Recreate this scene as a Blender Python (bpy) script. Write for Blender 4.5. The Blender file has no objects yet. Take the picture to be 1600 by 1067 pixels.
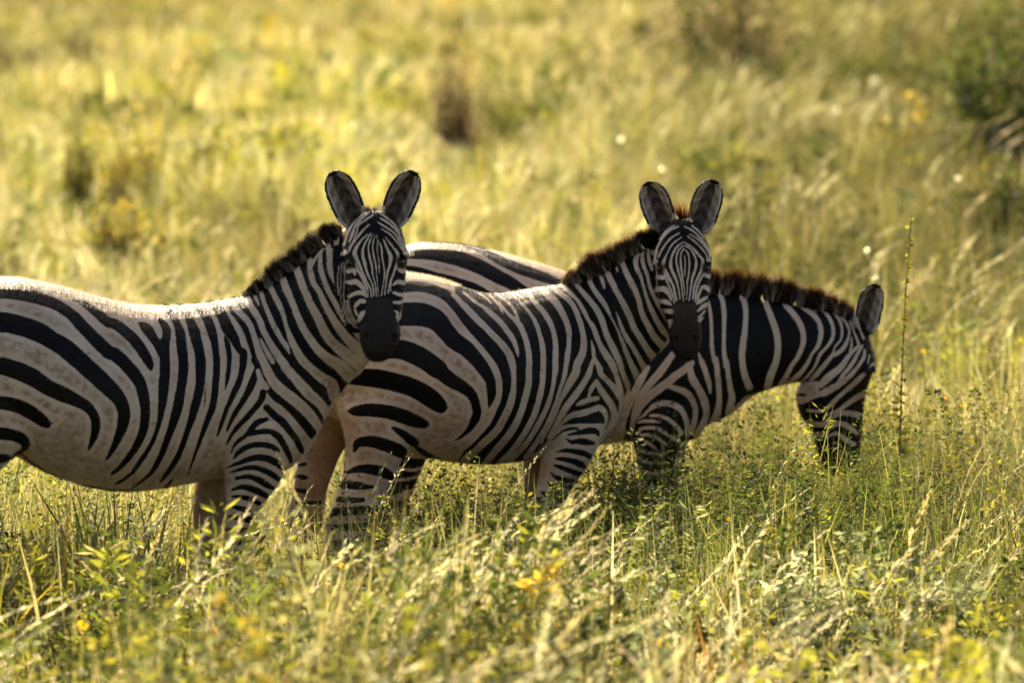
import bpy, bmesh, math, random
import numpy as np
from mathutils import Vector, Matrix, kdtree

S = bpy.context.scene
COL = S.collection
R = math.radians
rng = np.random.default_rng(7)
random.seed(7)

# ------------------------------------------------------------------ camera, sky, sun, exposure
CAM = np.array([0.0, -20.0, 2.2])
FPX = 8333.0                                     # focal length in pixels of the 1600 px wide photograph
PITCH = 0.0553
cam_d = bpy.data.cameras.new('camera')
cam_d.sensor_width = 36.0
cam_d.lens = 36.0 * FPX / 1600.0
cam_d.clip_start = 0.5
cam_d.clip_end = 2000
cam_d.dof.use_dof = True
cam_d.dof.focus_distance = 19.0
cam_d.dof.aperture_fstop = 3.2
cam = bpy.data.objects.new('camera', cam_d)
COL.objects.link(cam)
cam.location = CAM
cam.rotation_euler = (math.pi / 2 - PITCH, 0, 0)
S.camera = cam

SUN_EL, SUN_AZ = R(34), R(-12)                   # azimuth measured from +Y (straight behind the animals) towards +X
world = bpy.data.worlds.new('World')
S.world = world
world.use_nodes = True
nt = world.node_tree
sky = nt.nodes.new('ShaderNodeTexSky')
sky.sky_type = 'NISHITA'
sky.sun_disc = False
sky.sun_elevation = SUN_EL
sky.sun_rotation = SUN_AZ
sky.dust_density = 4.0
sky.air_density = 0.8
sky.ozone_density = 0.3
nt.links.new(sky.outputs[0], nt.nodes['Background'].inputs[0])
nt.nodes['Background'].inputs[1].default_value = 0.082
sun_d = bpy.data.lights.new('sun', 'SUN')
sun_d.energy = 4.6
sun_d.angle = R(0.5)
sun_d.color = (1.0, 0.90, 0.74)
sun = bpy.data.objects.new('sun', sun_d)
COL.objects.link(sun)
to_sun = Vector((math.sin(SUN_AZ) * math.cos(SUN_EL), math.cos(SUN_AZ) * math.cos(SUN_EL), math.sin(SUN_EL)))
sun.rotation_euler = to_sun.to_track_quat('Z', 'Y').to_euler()
sun.location = (0, 10, 30)
S.view_settings.view_transform = 'Standard'
S.view_settings.look = 'None'
S.view_settings.gamma = 1
S.view_settings.use_white_balance = True            # the camera's daylight balance
S.view_settings.white_balance_temperature = 7350
S.view_settings.exposure = 1.5
S.cycles.use_denoising = True
S.cycles.denoiser = 'OPENIMAGEDENOISE'
S.cycles.denoising_input_passes = 'RGB_ALBEDO_NORMAL'
S.cycles.max_bounces = 8
S.cycles.transmission_bounces = 6
S.cycles.sample_clamp_indirect = 6.0

# ------------------------------------------------------------------ geometry helpers
FWD = np.array([0, math.cos(PITCH), -math.sin(PITCH)])
UPV = np.array([0, math.sin(PITCH), math.cos(PITCH)])


def ray(u, v):
    """Sight line of a photograph pixel (1600 x 1067)."""
    d = FWD + (u - 800.0) / FPX * np.array([1.0, 0, 0]) + (533.5 - v) / FPX * UPV
    return d


def to_px(P):
    """Points in the world -> pixels of the photograph the tracing was made on."""
    q = P - CAM
    dep = q @ FWD
    return np.stack([800 + FPX * q[:, 0] / dep, 533.5 - FPX * (q @ UPV) / dep], 1)


def ground_h(x, y):
    x = np.asarray(x, float)
    y = np.asarray(y, float)
    t = np.clip(y - 4.0, 0, None)
    h = 0.030 * t * np.clip(t / 14.0, 0, 1)
    h = h + 0.05 * np.sin(x * 0.9 + 1.3) * np.sin(y * 0.55) * np.clip(np.abs(y) / 5.0, 0.15, 1)
    h = h + 0.25 * np.sin(x * 0.11 + 0.4) * np.sin(y * 0.07 + 1.0) * np.clip((y - 8) / 30, 0, 1)
    return h


def ground_at(u, v, lift=0.0):
    """Where the sight line of a pixel meets the field (raised by lift)."""
    d = ray(u, v)
    t = 8.0
    while t < 600:
        p = CAM + d * t
        if p[2] < ground_h(p[0], p[1]) + lift:
            break
        t += 0.05
    p = CAM + d * t
    p[2] = ground_h(p[0], p[1])
    return p


def tag(o, label=None, cat=None, group=None, kind=None):
    if label: o['label'] = label
    if cat: o['category'] = cat
    if group: o['group'] = group
    if kind: o['kind'] = kind
    return o


def empty(name, loc, rz=0.0):
    o = bpy.data.objects.new(name, None)
    COL.objects.link(o)
    o.location = loc
    o.rotation_euler = (0, 0, rz)
    o.empty_display_size = 0.2
    return o


def np_mesh(name, verts, faces, mat, parent=None, colors=None, smooth=False, loc=None):
    """verts (N,3), faces (M,k) numpy arrays -> ONE linked mesh object."""
    me = bpy.data.meshes.new(name)
    verts = np.asarray(verts, np.float32)
    faces = np.asarray(faces, np.int32)
    me.vertices.add(len(verts))
    me.vertices.foreach_set('co', verts.ravel())
    k = faces.shape[1]
    me.loops.add(faces.size)
    me.loops.foreach_set('vertex_index', faces.ravel())
    me.polygons.add(len(faces))
    me.polygons.foreach_set('loop_start', np.arange(0, faces.size, k, dtype=np.int32))
    me.polygons.foreach_set('loop_total', np.full(len(faces), k, np.int32))
    if smooth:
        me.polygons.foreach_set('use_smooth', np.ones(len(faces), bool))
    me.update(calc_edges=True)
    if colors is not None:
        c = np.ones((len(verts), 4), np.float32)
        c[:, :3] = colors
        a = me.attributes.new('tint', 'FLOAT_COLOR', 'POINT')
        a.data.foreach_set('color', c.ravel())
    if mat: me.materials.append(mat)
    o = bpy.data.objects.new(name, me)
    COL.objects.link(o)
    if parent: o.parent = parent
    if loc is not None: o.location = loc
    return o


def catmull(P, n):
    """Smooth curve through rows of P, n steps a span."""
    P = np.asarray(P, float)
    if len(P) < 2: return P
    Q = np.vstack([2 * P[0] - P[1], P, 2 * P[-1] - P[-2]])
    out = []
    for i in range(1, len(Q) - 2):
        for t in np.arange(n) / n:
            p0, p1, p2, p3 = Q[i - 1], Q[i], Q[i + 1], Q[i + 2]
            out.append(0.5 * ((2 * p1) + (-p0 + p2) * t + (2 * p0 - 5 * p1 + 4 * p2 - p3) * t * t + (-p0 + 3 * p1 - 3 * p2 + p3) * t ** 3))
    out.append(P[-1])
    return np.array(out)


# ------------------------------------------------------------------ materials
def new_mat(name):
    m = bpy.data.materials.new(name)
    m.use_nodes = True
    nt = m.node_tree
    nt.nodes.clear()
    return m, nt.nodes, nt.links


def foliage_mat(name, trans=0.5, gloss=0.06, rough=0.45):
    """Thin leaves: the light that falls on one side shines through to the other."""
    m, N, L = new_mat(name)
    out = N.new('ShaderNodeOutputMaterial')
    at = N.new('ShaderNodeAttribute'); at.attribute_name = 'tint'
    geo = N.new('ShaderNodeNewGeometry')
    noi = N.new('ShaderNodeTexNoise'); noi.inputs['Scale'].default_value = 2.5; noi.inputs['Detail'].default_value = 3
    L.new(geo.outputs['Position'], noi.inputs['Vector'])
    hsv = N.new('ShaderNodeHueSaturation')
    mr = N.new('ShaderNodeMapRange')
    mr.inputs['From Min'].default_value = 0.3; mr.inputs['From Max'].default_value = 0.7
    mr.inputs['To Min'].default_value = 0.8; mr.inputs['To Max'].default_value = 1.2
    L.new(noi.outputs['Fac'], mr.inputs['Value'])
    L.new(mr.outputs['Result'], hsv.inputs['Value'])
    L.new(at.outputs['Color'], hsv.inputs['Color'])
    d = N.new('ShaderNodeBsdfDiffuse'); t = N.new('ShaderNodeBsdfTranslucent'); g = N.new('ShaderNodeBsdfGlossy')
    g.inputs['Roughness'].default_value = rough
    warm = N.new('ShaderNodeMix'); warm.data_type = 'RGBA'; warm.blend_type = 'MULTIPLY'
    warm.inputs['Factor'].default_value = 1.0
    L.new(hsv.outputs['Color'], warm.inputs[6]); warm.inputs[7].default_value = (1.32, 1.33, 0.92, 1)
    L.new(hsv.outputs['Color'], d.inputs['Color']); L.new(warm.outputs[2], t.inputs['Color'])
    m1 = N.new('ShaderNodeMixShader'); m1.inputs[0].default_value = trans
    L.new(d.outputs[0], m1.inputs[1]); L.new(t.outputs[0], m1.inputs[2])
    m2 = N.new('ShaderNodeMixShader'); m2.inputs[0].default_value = gloss
    L.new(m1.outputs[0], m2.inputs[1]); L.new(g.outputs[0], m2.inputs[2])
    L.new(m2.outputs[0], out.inputs[0])
    return m


def noise_mat(name, c1, c2, scale=6, rough=0.9, bump=0.3, detail=6):
    m, N, L = new_mat(name)
    out = N.new('ShaderNodeOutputMaterial'); p = N.new('ShaderNodeBsdfPrincipled')
    tc = N.new('ShaderNodeTexCoord'); noi = N.new('ShaderNodeTexNoise')
    noi.inputs['Scale'].default_value = scale; noi.inputs['Detail'].default_value = detail
    L.new(tc.outputs['Object'], noi.inputs['Vector'])
    rp = N.new('ShaderNodeValToRGB')
    rp.color_ramp.elements[0].position = 0.35; rp.color_ramp.elements[1].position = 0.65
    rp.color_ramp.elements[0].color = (*c1, 1); rp.color_ramp.elements[1].color = (*c2, 1)
    L.new(noi.outputs['Fac'], rp.inputs[0]); L.new(rp.outputs[0], p.inputs['Base Color'])
    p.inputs['Roughness'].default_value = rough
    b = N.new('ShaderNodeBump'); b.inputs['Strength'].default_value = bump
    L.new(noi.outputs['Fac'], b.inputs['Height']); L.new(b.outputs[0], p.inputs['Normal'])
    L.new(p.outputs[0], out.inputs[0])
    return m


def coat_mat():
    """Zebra coat: the attribute 'stripe' is the signed distance (m) to the nearest stripe edge, 'tone' paints ears,
    muzzle, hooves and the shade on the far legs, 'dust' is where red dust clings to the white hair."""
    m, N, L = new_mat('zebra_coat')
    out = N.new('ShaderNodeOutputMaterial'); p = N.new('ShaderNodeBsdfPrincipled')
    a_s = N.new('ShaderNodeAttribute'); a_s.attribute_name = 'stripe'
    a_t = N.new('ShaderNodeAttribute'); a_t.attribute_name = 'tone'
    a_d = N.new('ShaderNodeAttribute'); a_d.attribute_name = 'dust'
    tc = N.new('ShaderNodeTexCoord')

    def noise(scale, detail=3, stretch=None):
        n = N.new('ShaderNodeTexNoise'); n.inputs['Scale'].default_value = scale; n.inputs['Detail'].default_value = detail
        if stretch:
            mp = N.new('ShaderNodeMapping'); mp.inputs['Scale'].default_value = stretch
            L.new(tc.outputs['Object'], mp.inputs['Vector']); L.new(mp.outputs[0], n.inputs['Vector'])
        else:
            L.new(tc.outputs['Object'], n.inputs['Vector'])
        return n

    def math_(op, a, b=None):
        n = N.new('ShaderNodeMath'); n.operation = op
        for i, x in enumerate((a, b)):
            if x is None: continue
            if isinstance(x, (int, float)): n.inputs[i].default_value = x
            else: L.new(x, n.inputs[i])
        return n.outputs[0]

    def mix(fac, a, b):
        n = N.new('ShaderNodeMix'); n.data_type = 'RGBA'
        if isinstance(fac, (int, float)): n.inputs[0].default_value = fac
        else: L.new(fac, n.inputs[0])
        for i, x in ((6, a), (7, b)):
            if isinstance(x, tuple): n.inputs[i].default_value = (*x, 1)
            else: L.new(x, n.inputs[i])
        return n.outputs[2]
    fine = noise(300, 3)
    wob = math_('ADD', math_('MULTIPLY', math_('SUBTRACT', fine.outputs['Fac'], 0.5), 0.0062), math_('MULTIPLY', math_('SUBTRACT', noise(42, 2).outputs['Fac'], 0.5), 0.0042))
    sd = math_('ADD', a_s.outputs['Fac'], wob)
    mr = N.new('ShaderNodeMapRange'); mr.interpolation_type = 'SMOOTHSTEP'
    mr.inputs['From Min'].default_value = -0.0014; mr.inputs['From Max'].default_value = 0.0014
    L.new(sd, mr.inputs['Value'])
    patch = noise(9, 5); hair = noise(60, 4, (6, 6, 1.2)); hair2 = noise(230, 2)
    white = mix(math_('MULTIPLY', hair.outputs['Fac'], 0.9), (0.80, 0.64, 0.505), (0.60, 0.465, 0.36))
    dm = N.new('ShaderNodeMapRange')
    dm.inputs['From Min'].default_value = 0.38; dm.inputs['From Max'].default_value = 0.68
    L.new(patch.outputs['Fac'], dm.inputs['Value'])
    df = math_('MULTIPLY', math_('ADD', math_('MULTIPLY', dm.outputs[0], 0.75), 0.3), a_d.outputs['Fac'])
    white = mix(df, white, (0.30, 0.18, 0.095))
    # brown shadow stripes along the middle of the wide white bands
    sh = N.new('ShaderNodeMapRange'); sh.inputs['From Min'].default_value = 0.011; sh.inputs['From Max'].default_value = 0.022
    sh.inputs['To Max'].default_value = 0.9
    L.new(math_('ADD', a_s.outputs['Fac'], math_('MULTIPLY', math_('SUBTRACT', patch.outputs['Fac'], 0.5), 0.02)), sh.inputs['Value'])
    dk = N.new('ShaderNodeMapRange'); dk.inputs['From Min'].default_value = 0.42; dk.inputs['From Max'].default_value = 0.62
    L.new(noise(44, 8).outputs['Fac'], dk.inputs['Value'])
    white = mix(math_('MULTIPLY', sh.outputs[0], math_('ADD', math_('MULTIPLY', dk.outputs[0], 0.7), 0.15)), white, (0.25, 0.155, 0.09))
    sp = N.new('ShaderNodeMapRange')
    sp.inputs['From Min'].default_value = 0.63; sp.inputs['From Max'].default_value = 0.72; sp.inputs['To Max'].default_value = 0.5
    L.new(noise(34, 4).outputs['Fac'], sp.inputs['Value'])
    white = mix(sp.outputs[0], white, (0.17, 0.11, 0.075))
    black = mix(hair2.outputs['Fac'], (0.002, 0.0018, 0.0015), (0.007, 0.0056, 0.0045))
    c = mix(mr.outputs[0], black, white)
    tn = N.new('ShaderNodeMix'); tn.data_type = 'RGBA'; tn.blend_type = 'MULTIPLY'; tn.inputs[0].default_value = 0.6
    L.new(a_t.outputs['Color'], tn.inputs[6]); L.new(hair2.outputs['Color'], tn.inputs[7])
    c = mix(a_t.outputs['Alpha'], c, a_t.outputs['Color'])
    L.new(c, p.inputs['Base Color'])
    p.inputs['Roughness'].default_value = 0.46
    p.inputs['Specular IOR Level'].default_value = 0.15
    b = N.new('ShaderNodeBump'); b.inputs['Strength'].default_value = 0.6; b.inputs['Distance'].default_value = 0.005
    hh = math_('ADD', noise(240, 3, (1, 1, 0.45)).outputs['Fac'], math_('MULTIPLY', noise(45, 3).outputs['Fac'], 1.2))
    L.new(hh, b.inputs['Height']); L.new(b.outputs[0], p.inputs['Normal'])
    L.new(p.outputs[0], out.inputs[0])
    return m


M_COAT = coat_mat()
M_HAIR = foliage_mat('zebra_hair', 0.5, 0.025, 0.45)
M_FUZZ = foliage_mat('coat_fuzz', 0.28, 0.0, 0.5)
M_GRASS = foliage_mat('grass_blades', 0.55, 0.04, 0.5)
M_DRY = foliage_mat('dry_seed_heads', 0.5, 0.04)
M_LEAF = foliage_mat('weed_leaves', 0.52, 0.025, 0.6)
M_SOIL = noise_mat('soil', (0.030, 0.030, 0.010), (0.065, 0.062, 0.02), 1.2, 0.95, 0.5)
M_MOUND = noise_mat('mound_earth', (0.045, 0.028, 0.018), (0.10, 0.062, 0.04), 7, 0.95, 0.8)
M_TWIG = noise_mat('twig_bark', (0.06, 0.035, 0.02), (0.12, 0.075, 0.045), 30, 0.9, 0.3)
m, N, L = new_mat('eye_surface')
p = N.new('ShaderNodeBsdfPrincipled'); o_ = N.new('ShaderNodeOutputMaterial')
lw = N.new('ShaderNodeLayerWeight'); rp = N.new('ShaderNodeValToRGB')
rp.color_ramp.elements[0].color = (0.004, 0.003, 0.003, 1); rp.color_ramp.elements[1].color = (0.02, 0.012, 0.008, 1)
L.new(lw.outputs['Facing'], rp.inputs[0]); L.new(rp.outputs[0], p.inputs['Base Color'])
p.inputs['Roughness'].default_value = 0.12
L.new(p.outputs[0], o_.inputs[0])
M_EYE = m

# ------------------------------------------------------------------ zebra stripes and a few painted highlights, traced stroke by stroke
FRAMES = dict(A1=(0, 400, 5.335), A2=(0, 580, 5.335), A3=(180, 440, 5.335), A4=(180, 600, 5.335), A5=(340, 360, 4.446),
              A6=(320, 540, 4.446), A7=(300, 680, 4.104), B1=(500, 560, 4.446), B2=(620, 420, 5.335), B3=(620, 580, 6.667),
              B4=(780, 420, 5.335), B5=(780, 580, 4.85), B6=(900, 380, 4.85), C0=(960, 520, 5.335), C1=(1080, 400, 5.335),
              C2=(1220, 420, 5.335), C3=(1200, 560, 5.335), P=(500, 250, 5.928), Q=(520, 390, 5.928), X=(980, 270, 5.928),
              Y=(1000, 400, 5.928), R8=(620, 360, 5.333), U=(0, 0, 1))


def parse(text):
    """'b' black stroke, 'w' white stroke, 'B'/'W' filled outline; then a tracing sheet's key and x,y,width triples."""
    out = []
    for line in text.strip().splitlines():
        tk = line.split()
        if not tk: continue
        kind, fr, pts = tk[0], None, []
        for t in tk[1:]:
            if t in FRAMES: fr = FRAMES[t]; continue
            n = [float(q) for q in t.split(',')]
            pts.append((fr[0] + n[0] / fr[2], fr[1] + n[1] / fr[2], (n[2] / fr[2] if len(n) > 2 else 0) * 0.5))
        out.append((kind, np.array(pts)))
    return out


def stripe_field(px, strokes, far=14.0):
    """Signed distance in px: negative on black hair, positive on white."""
    f = np.full(len(px), far)
    for kind, P in strokes:
        if kind in 'bw':
            C = catmull(P, 4) if len(P) > 1 else np.vstack([P, P + 0.01])
            C[:, 2] = np.clip(C[:, 2], 0.2, None)
            m = C[:, 2].max() + far
            sel = np.where((px[:, 0] > C[:, 0].min() - m) & (px[:, 0] < C[:, 0].max() + m) & (px[:, 1] > C[:, 1].min() - m) & (px[:, 1] < C[:, 1].max() + m))[0]
            if not len(sel): continue
            q = px[sel]
            best = np.full(len(sel), 1e9)
            for a, b in zip(C[:-1], C[1:]):
                d = b[:2] - a[:2]
                t = np.clip(((q - a[:2]) @ d) / max(d @ d, 1e-9), 0, 1)
                dist = np.hypot(q[:, 0] - a[0] - t * d[0], q[:, 1] - a[1] - t * d[1]) - (a[2] + t * (b[2] - a[2]))
                np.minimum(best, dist, out=best)
        else:
            sel = np.arange(len(px)); q = px
            best = np.full(len(sel), 1e9); inside = np.zeros(len(sel), bool)
            for a, b in zip(P, np.roll(P, -1, 0)):
                d = b[:2] - a[:2]
                t = np.clip(((q - a[:2]) @ d) / max(d @ d, 1e-9), 0, 1)
                np.minimum(best, np.hypot(q[:, 0] - a[0] - t * d[0], q[:, 1] - a[1] - t * d[1]), out=best)
                cr = ((a[1] > q[:, 1]) != (b[1] > q[:, 1]))
                xx = a[0] + (q[:, 1] - a[1]) / (b[1] - a[1] + 1e-12) * d[0]
                inside ^= cr & (q[:, 0] < xx)
            best = np.where(inside, -best, best)
        if kind in 'bB': f[sel] = np.minimum(f[sel], best)
        else: f[sel] = np.maximum(f[sel], -best)
    return np.clip(f, -far, far)


BODY_A = parse('''
b A1 -400,430,90 -150,330,90 0,315,80 150,322,92 300,345,108 450,397,95 540,450,95 620,510,100 700,600,105 800,700,112 900,795,115 A3 0,610,115 80,680,110 150,760,110 210,850,100 A4 240,120,95 250,200,82 250,280,80 235,380,75 195,480,68 150,560,58 100,625,50 40,695,40 -20,740,30
b A1 610,368,15 700,400,45 800,470,75 900,550,88 A3 0,355,88 100,430,92 180,510,95 240,600,90 285,680,72 298,730,30
b A3 200,345,20 260,390,90 310,460,80 350,520,75 385,580,80 412,640,85 415,750,88 A4 405,0,90 400,100,80 388,200,65 372,300,45 350,380,38 325,450,38 290,520,38 240,600,42 185,680,40 140,740,30 60,800,28 10,830,20
b A3 375,320,40 420,380,70 430,440,72 415,520,80 414,640,85
b A3 430,213,50 480,280,60 520,360,65 545,440,85 555,550,85 570,700,85 A4 555,0,80 537,100,83 520,200,85 490,300,75 457,400,62 420,500,55 380,600,50 338,680,45 300,740,35 230,800,25 150,860,20
b A3 550,200,60 600,270,60 630,340,75 660,420,95 680,500,90 705,600,85 712,700,90 A4 708,0,75 688,100,75 662,200,72 635,300,60 600,400,50 565,500,48 520,610,48 465,695,45 415,765,35 375,820,15
b A4 475,798,22 430,850,26 400,880,20
b A3 680,180,70 740,260,80 780,340,80 810,430,80 830,520,62 845,640,60 845,750,60 A4 835,0,60 827,100,58 807,200,60 770,300,50 732,400,42 697,500,32 668,580,26 640,660,20 606,760,10
b A3 755,850,6 748,1000,11 A4 750,90,9 742,200,6
b A3 790,168,60 850,220,80 890,280,90 940,390,100 990,470,80 1030,560,60 A6 268,50,55 266,120,52 255,190,45 235,260,45 205,320,42 180,380,38 155,430,33 135,490,30 110,560,25 88,625,15
b A3 915,462,20 935,520,45 950,600,45 950,680,40 940,780,40 925,860,25 915,905,8
b A5 35,455,50 60,495,50 110,560,50 180,650,55 220,740,50 255,840,55 285,940,60 A6 350,200,50 325,270,55 290,340,45 250,410,40 210,470,35 175,540,25 155,590,12
B A5 60,430 85,520 180,650 220,740 255,840 285,940 A6 345,60 400,190 440,280 490,350 560,400 630,470 690,550 745,640 775,610 805,555 835,480 860,420 910,360 955,320 1000,260 1045,185 A5 965,985 985,890 1000,800 1010,700 950,300 830,-120 560,-60 300,250
b A6 345,100,50 400,190,45 440,280,50 490,350,60 560,400,60 630,470,60 690,550,50 740,630,28
b A6 405,325,50 395,370,45 350,430,40 300,490,40 250,540,35 200,600,28 165,660,18 150,690,10
b A6 430,430,50 480,480,50 540,530,55 590,590,50 635,650,45 670,720,40 680,742,18
b A6 430,510,30 370,530,45 330,570,40 290,620,30 235,660,28 200,700,15 185,745,8
b A6 300,615,30 370,600,40 450,595,40 510,630,50 550,690,45 585,760,40 600,805,22
b A6 205,780,15 235,740,35 300,700,40 380,685,40 450,695,40 500,720,35 520,735,12
b A6 155,845,10 220,820,25 300,790,40 370,775,45 440,785,50 500,815,50 550,855,38
b A6 165,882,8 240,860,25 320,845,35 400,860,40 470,895,45 520,930,35
b A6 220,920,25 300,908,35 370,930,45 430,965,45 480,990,25
b A6 190,1000,20 260,980,35 330,995,50 400,1025,45 440,1055,25
b A7 255,390,12 320,395,30 380,410,35 430,435,30
b A7 245,452,15 310,468,35 390,490,30
b A7 240,520,20 340,535,45 390,540,30
b A7 205,600,20 300,610,36 370,600,24
b A7 205,680,22 280,690,32 340,680,22
b A7 190,745,24 260,740,30 320,750,24
b A7 195,800,30 260,805,36 320,800,30
w A5 75,472,45 130,545,45 220,645,40 255,740,40 290,850,50 335,950,60 A6 480,255,70 560,330,75 650,400,75 730,480,72 790,560,62 830,610,70
w A5 195,455,50 240,540,45 290,620,45 320,700,40 370,790,45 420,870,55 470,940,60 A6 560,150,60 640,240,68 720,330,76 800,400,66 850,470,70
w A5 300,755,12 335,830,28 385,915,28
w A6 370,175,32 390,240,38 430,290,40
w A5 262,455,25 285,515,14
w A5 300,420,30 320,490,30 350,570,30 390,660,35 440,750,35 480,810,32 500,855,12
w A5 350,350,35 385,430,36 420,500,40 455,580,32 480,670,26 500,730,40 540,820,50 590,900,60 650,960,60 720,1020,70 A6 879,267,84 900,350,80
w A5 445,310,45 475,400,50 515,490,45 550,580,45 590,670,50 640,750,55 700,830,60 770,890,70 850,940,88 910,1000,100
w A5 540,235,50 575,340,50 610,430,50 650,520,55 700,610,60 740,700,65 800,780,70 880,850,78 960,910,86 1010,950,90
w A5 640,200,35 645,290,40 670,370,40 710,430,36 750,520,45 800,610,50 860,700,60 930,780,70 1010,850,80
w A5 735,130,18 690,180,18 650,240,32
w A5 718,150,18 715,250,35 735,330,35 770,420,35 810,490,35 850,560,45 900,640,45 960,700,50 1010,760,50
w A5 765,80,35 775,180,35 785,280,40 815,370,20
w A5 830,20,40 825,100,35 835,170,20
b A1 -400,720,160 -150,590,170 0,550,170 180,585,165 330,640,165 440,705,150 540,765,158 640,850,155 740,940,150 A2 880,110,145 960,190,130 1010,260,115 1035,350,105 1025,440,95 995,530,75 955,620,55 910,700,35 880,745,10
b A1 -400,1080,150 -150,950,150 0,915,150 130,950,150 A2 150,-5,150 280,55,150 400,135,132 520,190,130 620,235,110 720,290,90 780,360,80 800,440,80 790,520,65 765,590,48 735,660,10
b A2 -400,400,110 -150,290,115 0,262,115 150,290,115 260,345,115 340,400,105 392,440,70
b A2 420,442,14 455,420,9 490,394,6
b A2 -400,620,105 -150,530,105 0,517,105 100,530,100 180,560,95 215,610,75 200,650,35
b A2 190,655,40 130,700,40 100,740,25
b A2 -400,800,80 -150,740,80 0,725,80 50,720,60 82,720,26
b A2 185,690,12 290,780,30 380,840,40 500,890,25 640,940,15 800,965,15 A4 0,880,14 200,875,8
b U -90,770,14 -40,766,14
b U -90,800,14 -50,796,14
b U -110,830,12 -55,826,12
b U -110,860,12 -55,856,12
b U -110,890,12 -55,886,12
w Q 105,130,11 110,260,13 100,400,13 110,520,15 140,620,17 190,700,18 240,730,12
w Q 80,120,10 75,300,11 70,420,12 95,560,13 150,680,13
w Q 55,150,10 45,300,12 55,420,13 75,540,12
w Q 25,150,10 18,280,11 30,400,12
''')  # one short white stroke at the neck crest paints an edge highlight

HEAD_A = parse('''
B U 520,300 650,300 650,600 520,600
w P 525,700,8 535,760,10 530,840,8 545,930,10 550,1050,9
w P 510,700,8 490,780,12 495,870,14 515,960,14 Q 406,230,11 415,330,9 425,430,8
w P 490,690,8 450,790,14 455,880,18 480,980,16 Q 370,230,14 395,330,12 405,440,9
w P 470,680,10 410,790,18 395,870,28 415,960,28 Q 320,220,20 365,320,14 382,430,11
w P 440,690,12 370,760,18 325,840,35 330,900,40 370,980,24 Q 281,230,20 310,290,18 345,360,14 360,440,10
w P 455,600,14 390,660,18 330,740,18 290,800,16 270,850,14
w P 490,510,14 420,560,18 360,600,16 340,670,14 310,750,14 265,820,12
w P 450,490,16 400,530,20 330,610,18 300,690,30 270,760,18
w P 440,450,20 380,520,14 310,590,14 270,650,20 240,720,20
w P 250,670,25 235,740,25 215,800,20
w P 550,760,8 570,820,14 575,900,16 590,980,12 Q 480,230,12 465,330,10 450,430,9
w P 590,740,12 630,840,25 655,900,35 645,980,25 Q 510,200,20 495,300,14 480,420,11
w P 610,720,12 670,800,16 715,860,25 725,910,28 700,990,20 Q 561,230,16 530,300,16 512,400,13
w P 570,640,10 650,690,14 720,770,14 770,840,14
w P 540,580,12 620,630,14 690,680,16 740,760,16 780,830,14
w P 560,540,14 640,590,18 710,660,16 760,750,14 800,830,14
w P 540,480,16 620,540,16 690,600,16 740,680,14
w P 455,480,26 420,505,14
w Q 210,130,20 240,200,18 290,280,18 320,360,14 325,440,10
w Q 225,190,10 270,270,13 300,340,12 310,440,9
w Q 600,150,14 560,220,14 540,300,14 535,380,12
w Q 140,200,40 190,190,45 205,230,20
w Q 120,300,20 170,305,45 220,300,50 270,350,35 300,410,22
w Q 150,440,30 200,410,35 260,400,40 295,430,14
w Q 140,480,30 155,560,35 185,630,35 215,680,28
w Q 205,530,25 250,480,40 290,480,40
w Q 207,560,25 225,610,18
w Q 240,660,28 270,600,48 295,570,20
w Q 105,130,11 110,260,13 100,400,13 110,520,15 140,620,17 190,700,18 240,730,12
w Q 80,120,10 75,300,11 70,420,12 95,560,13 150,680,13
w Q 55,150,10 45,300,12 55,420,13
w Q 620,190,35 650,200,40 690,200,40
w Q 560,330,18 600,300,40 650,310,40 690,310,40
w Q 565,400,25 610,415,35 650,420,30
w Q 565,490,25 620,490,30 640,480,20
w Q 655,400,10 650,520,16 630,610,20 600,660,18
w Q 570,570,20 600,590,25 592,630,22
w U 535,397,7 540,394,8
w U 633,396,7 640,397,8
''')  # the last two white strokes are painted highlights on the brows

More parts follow.
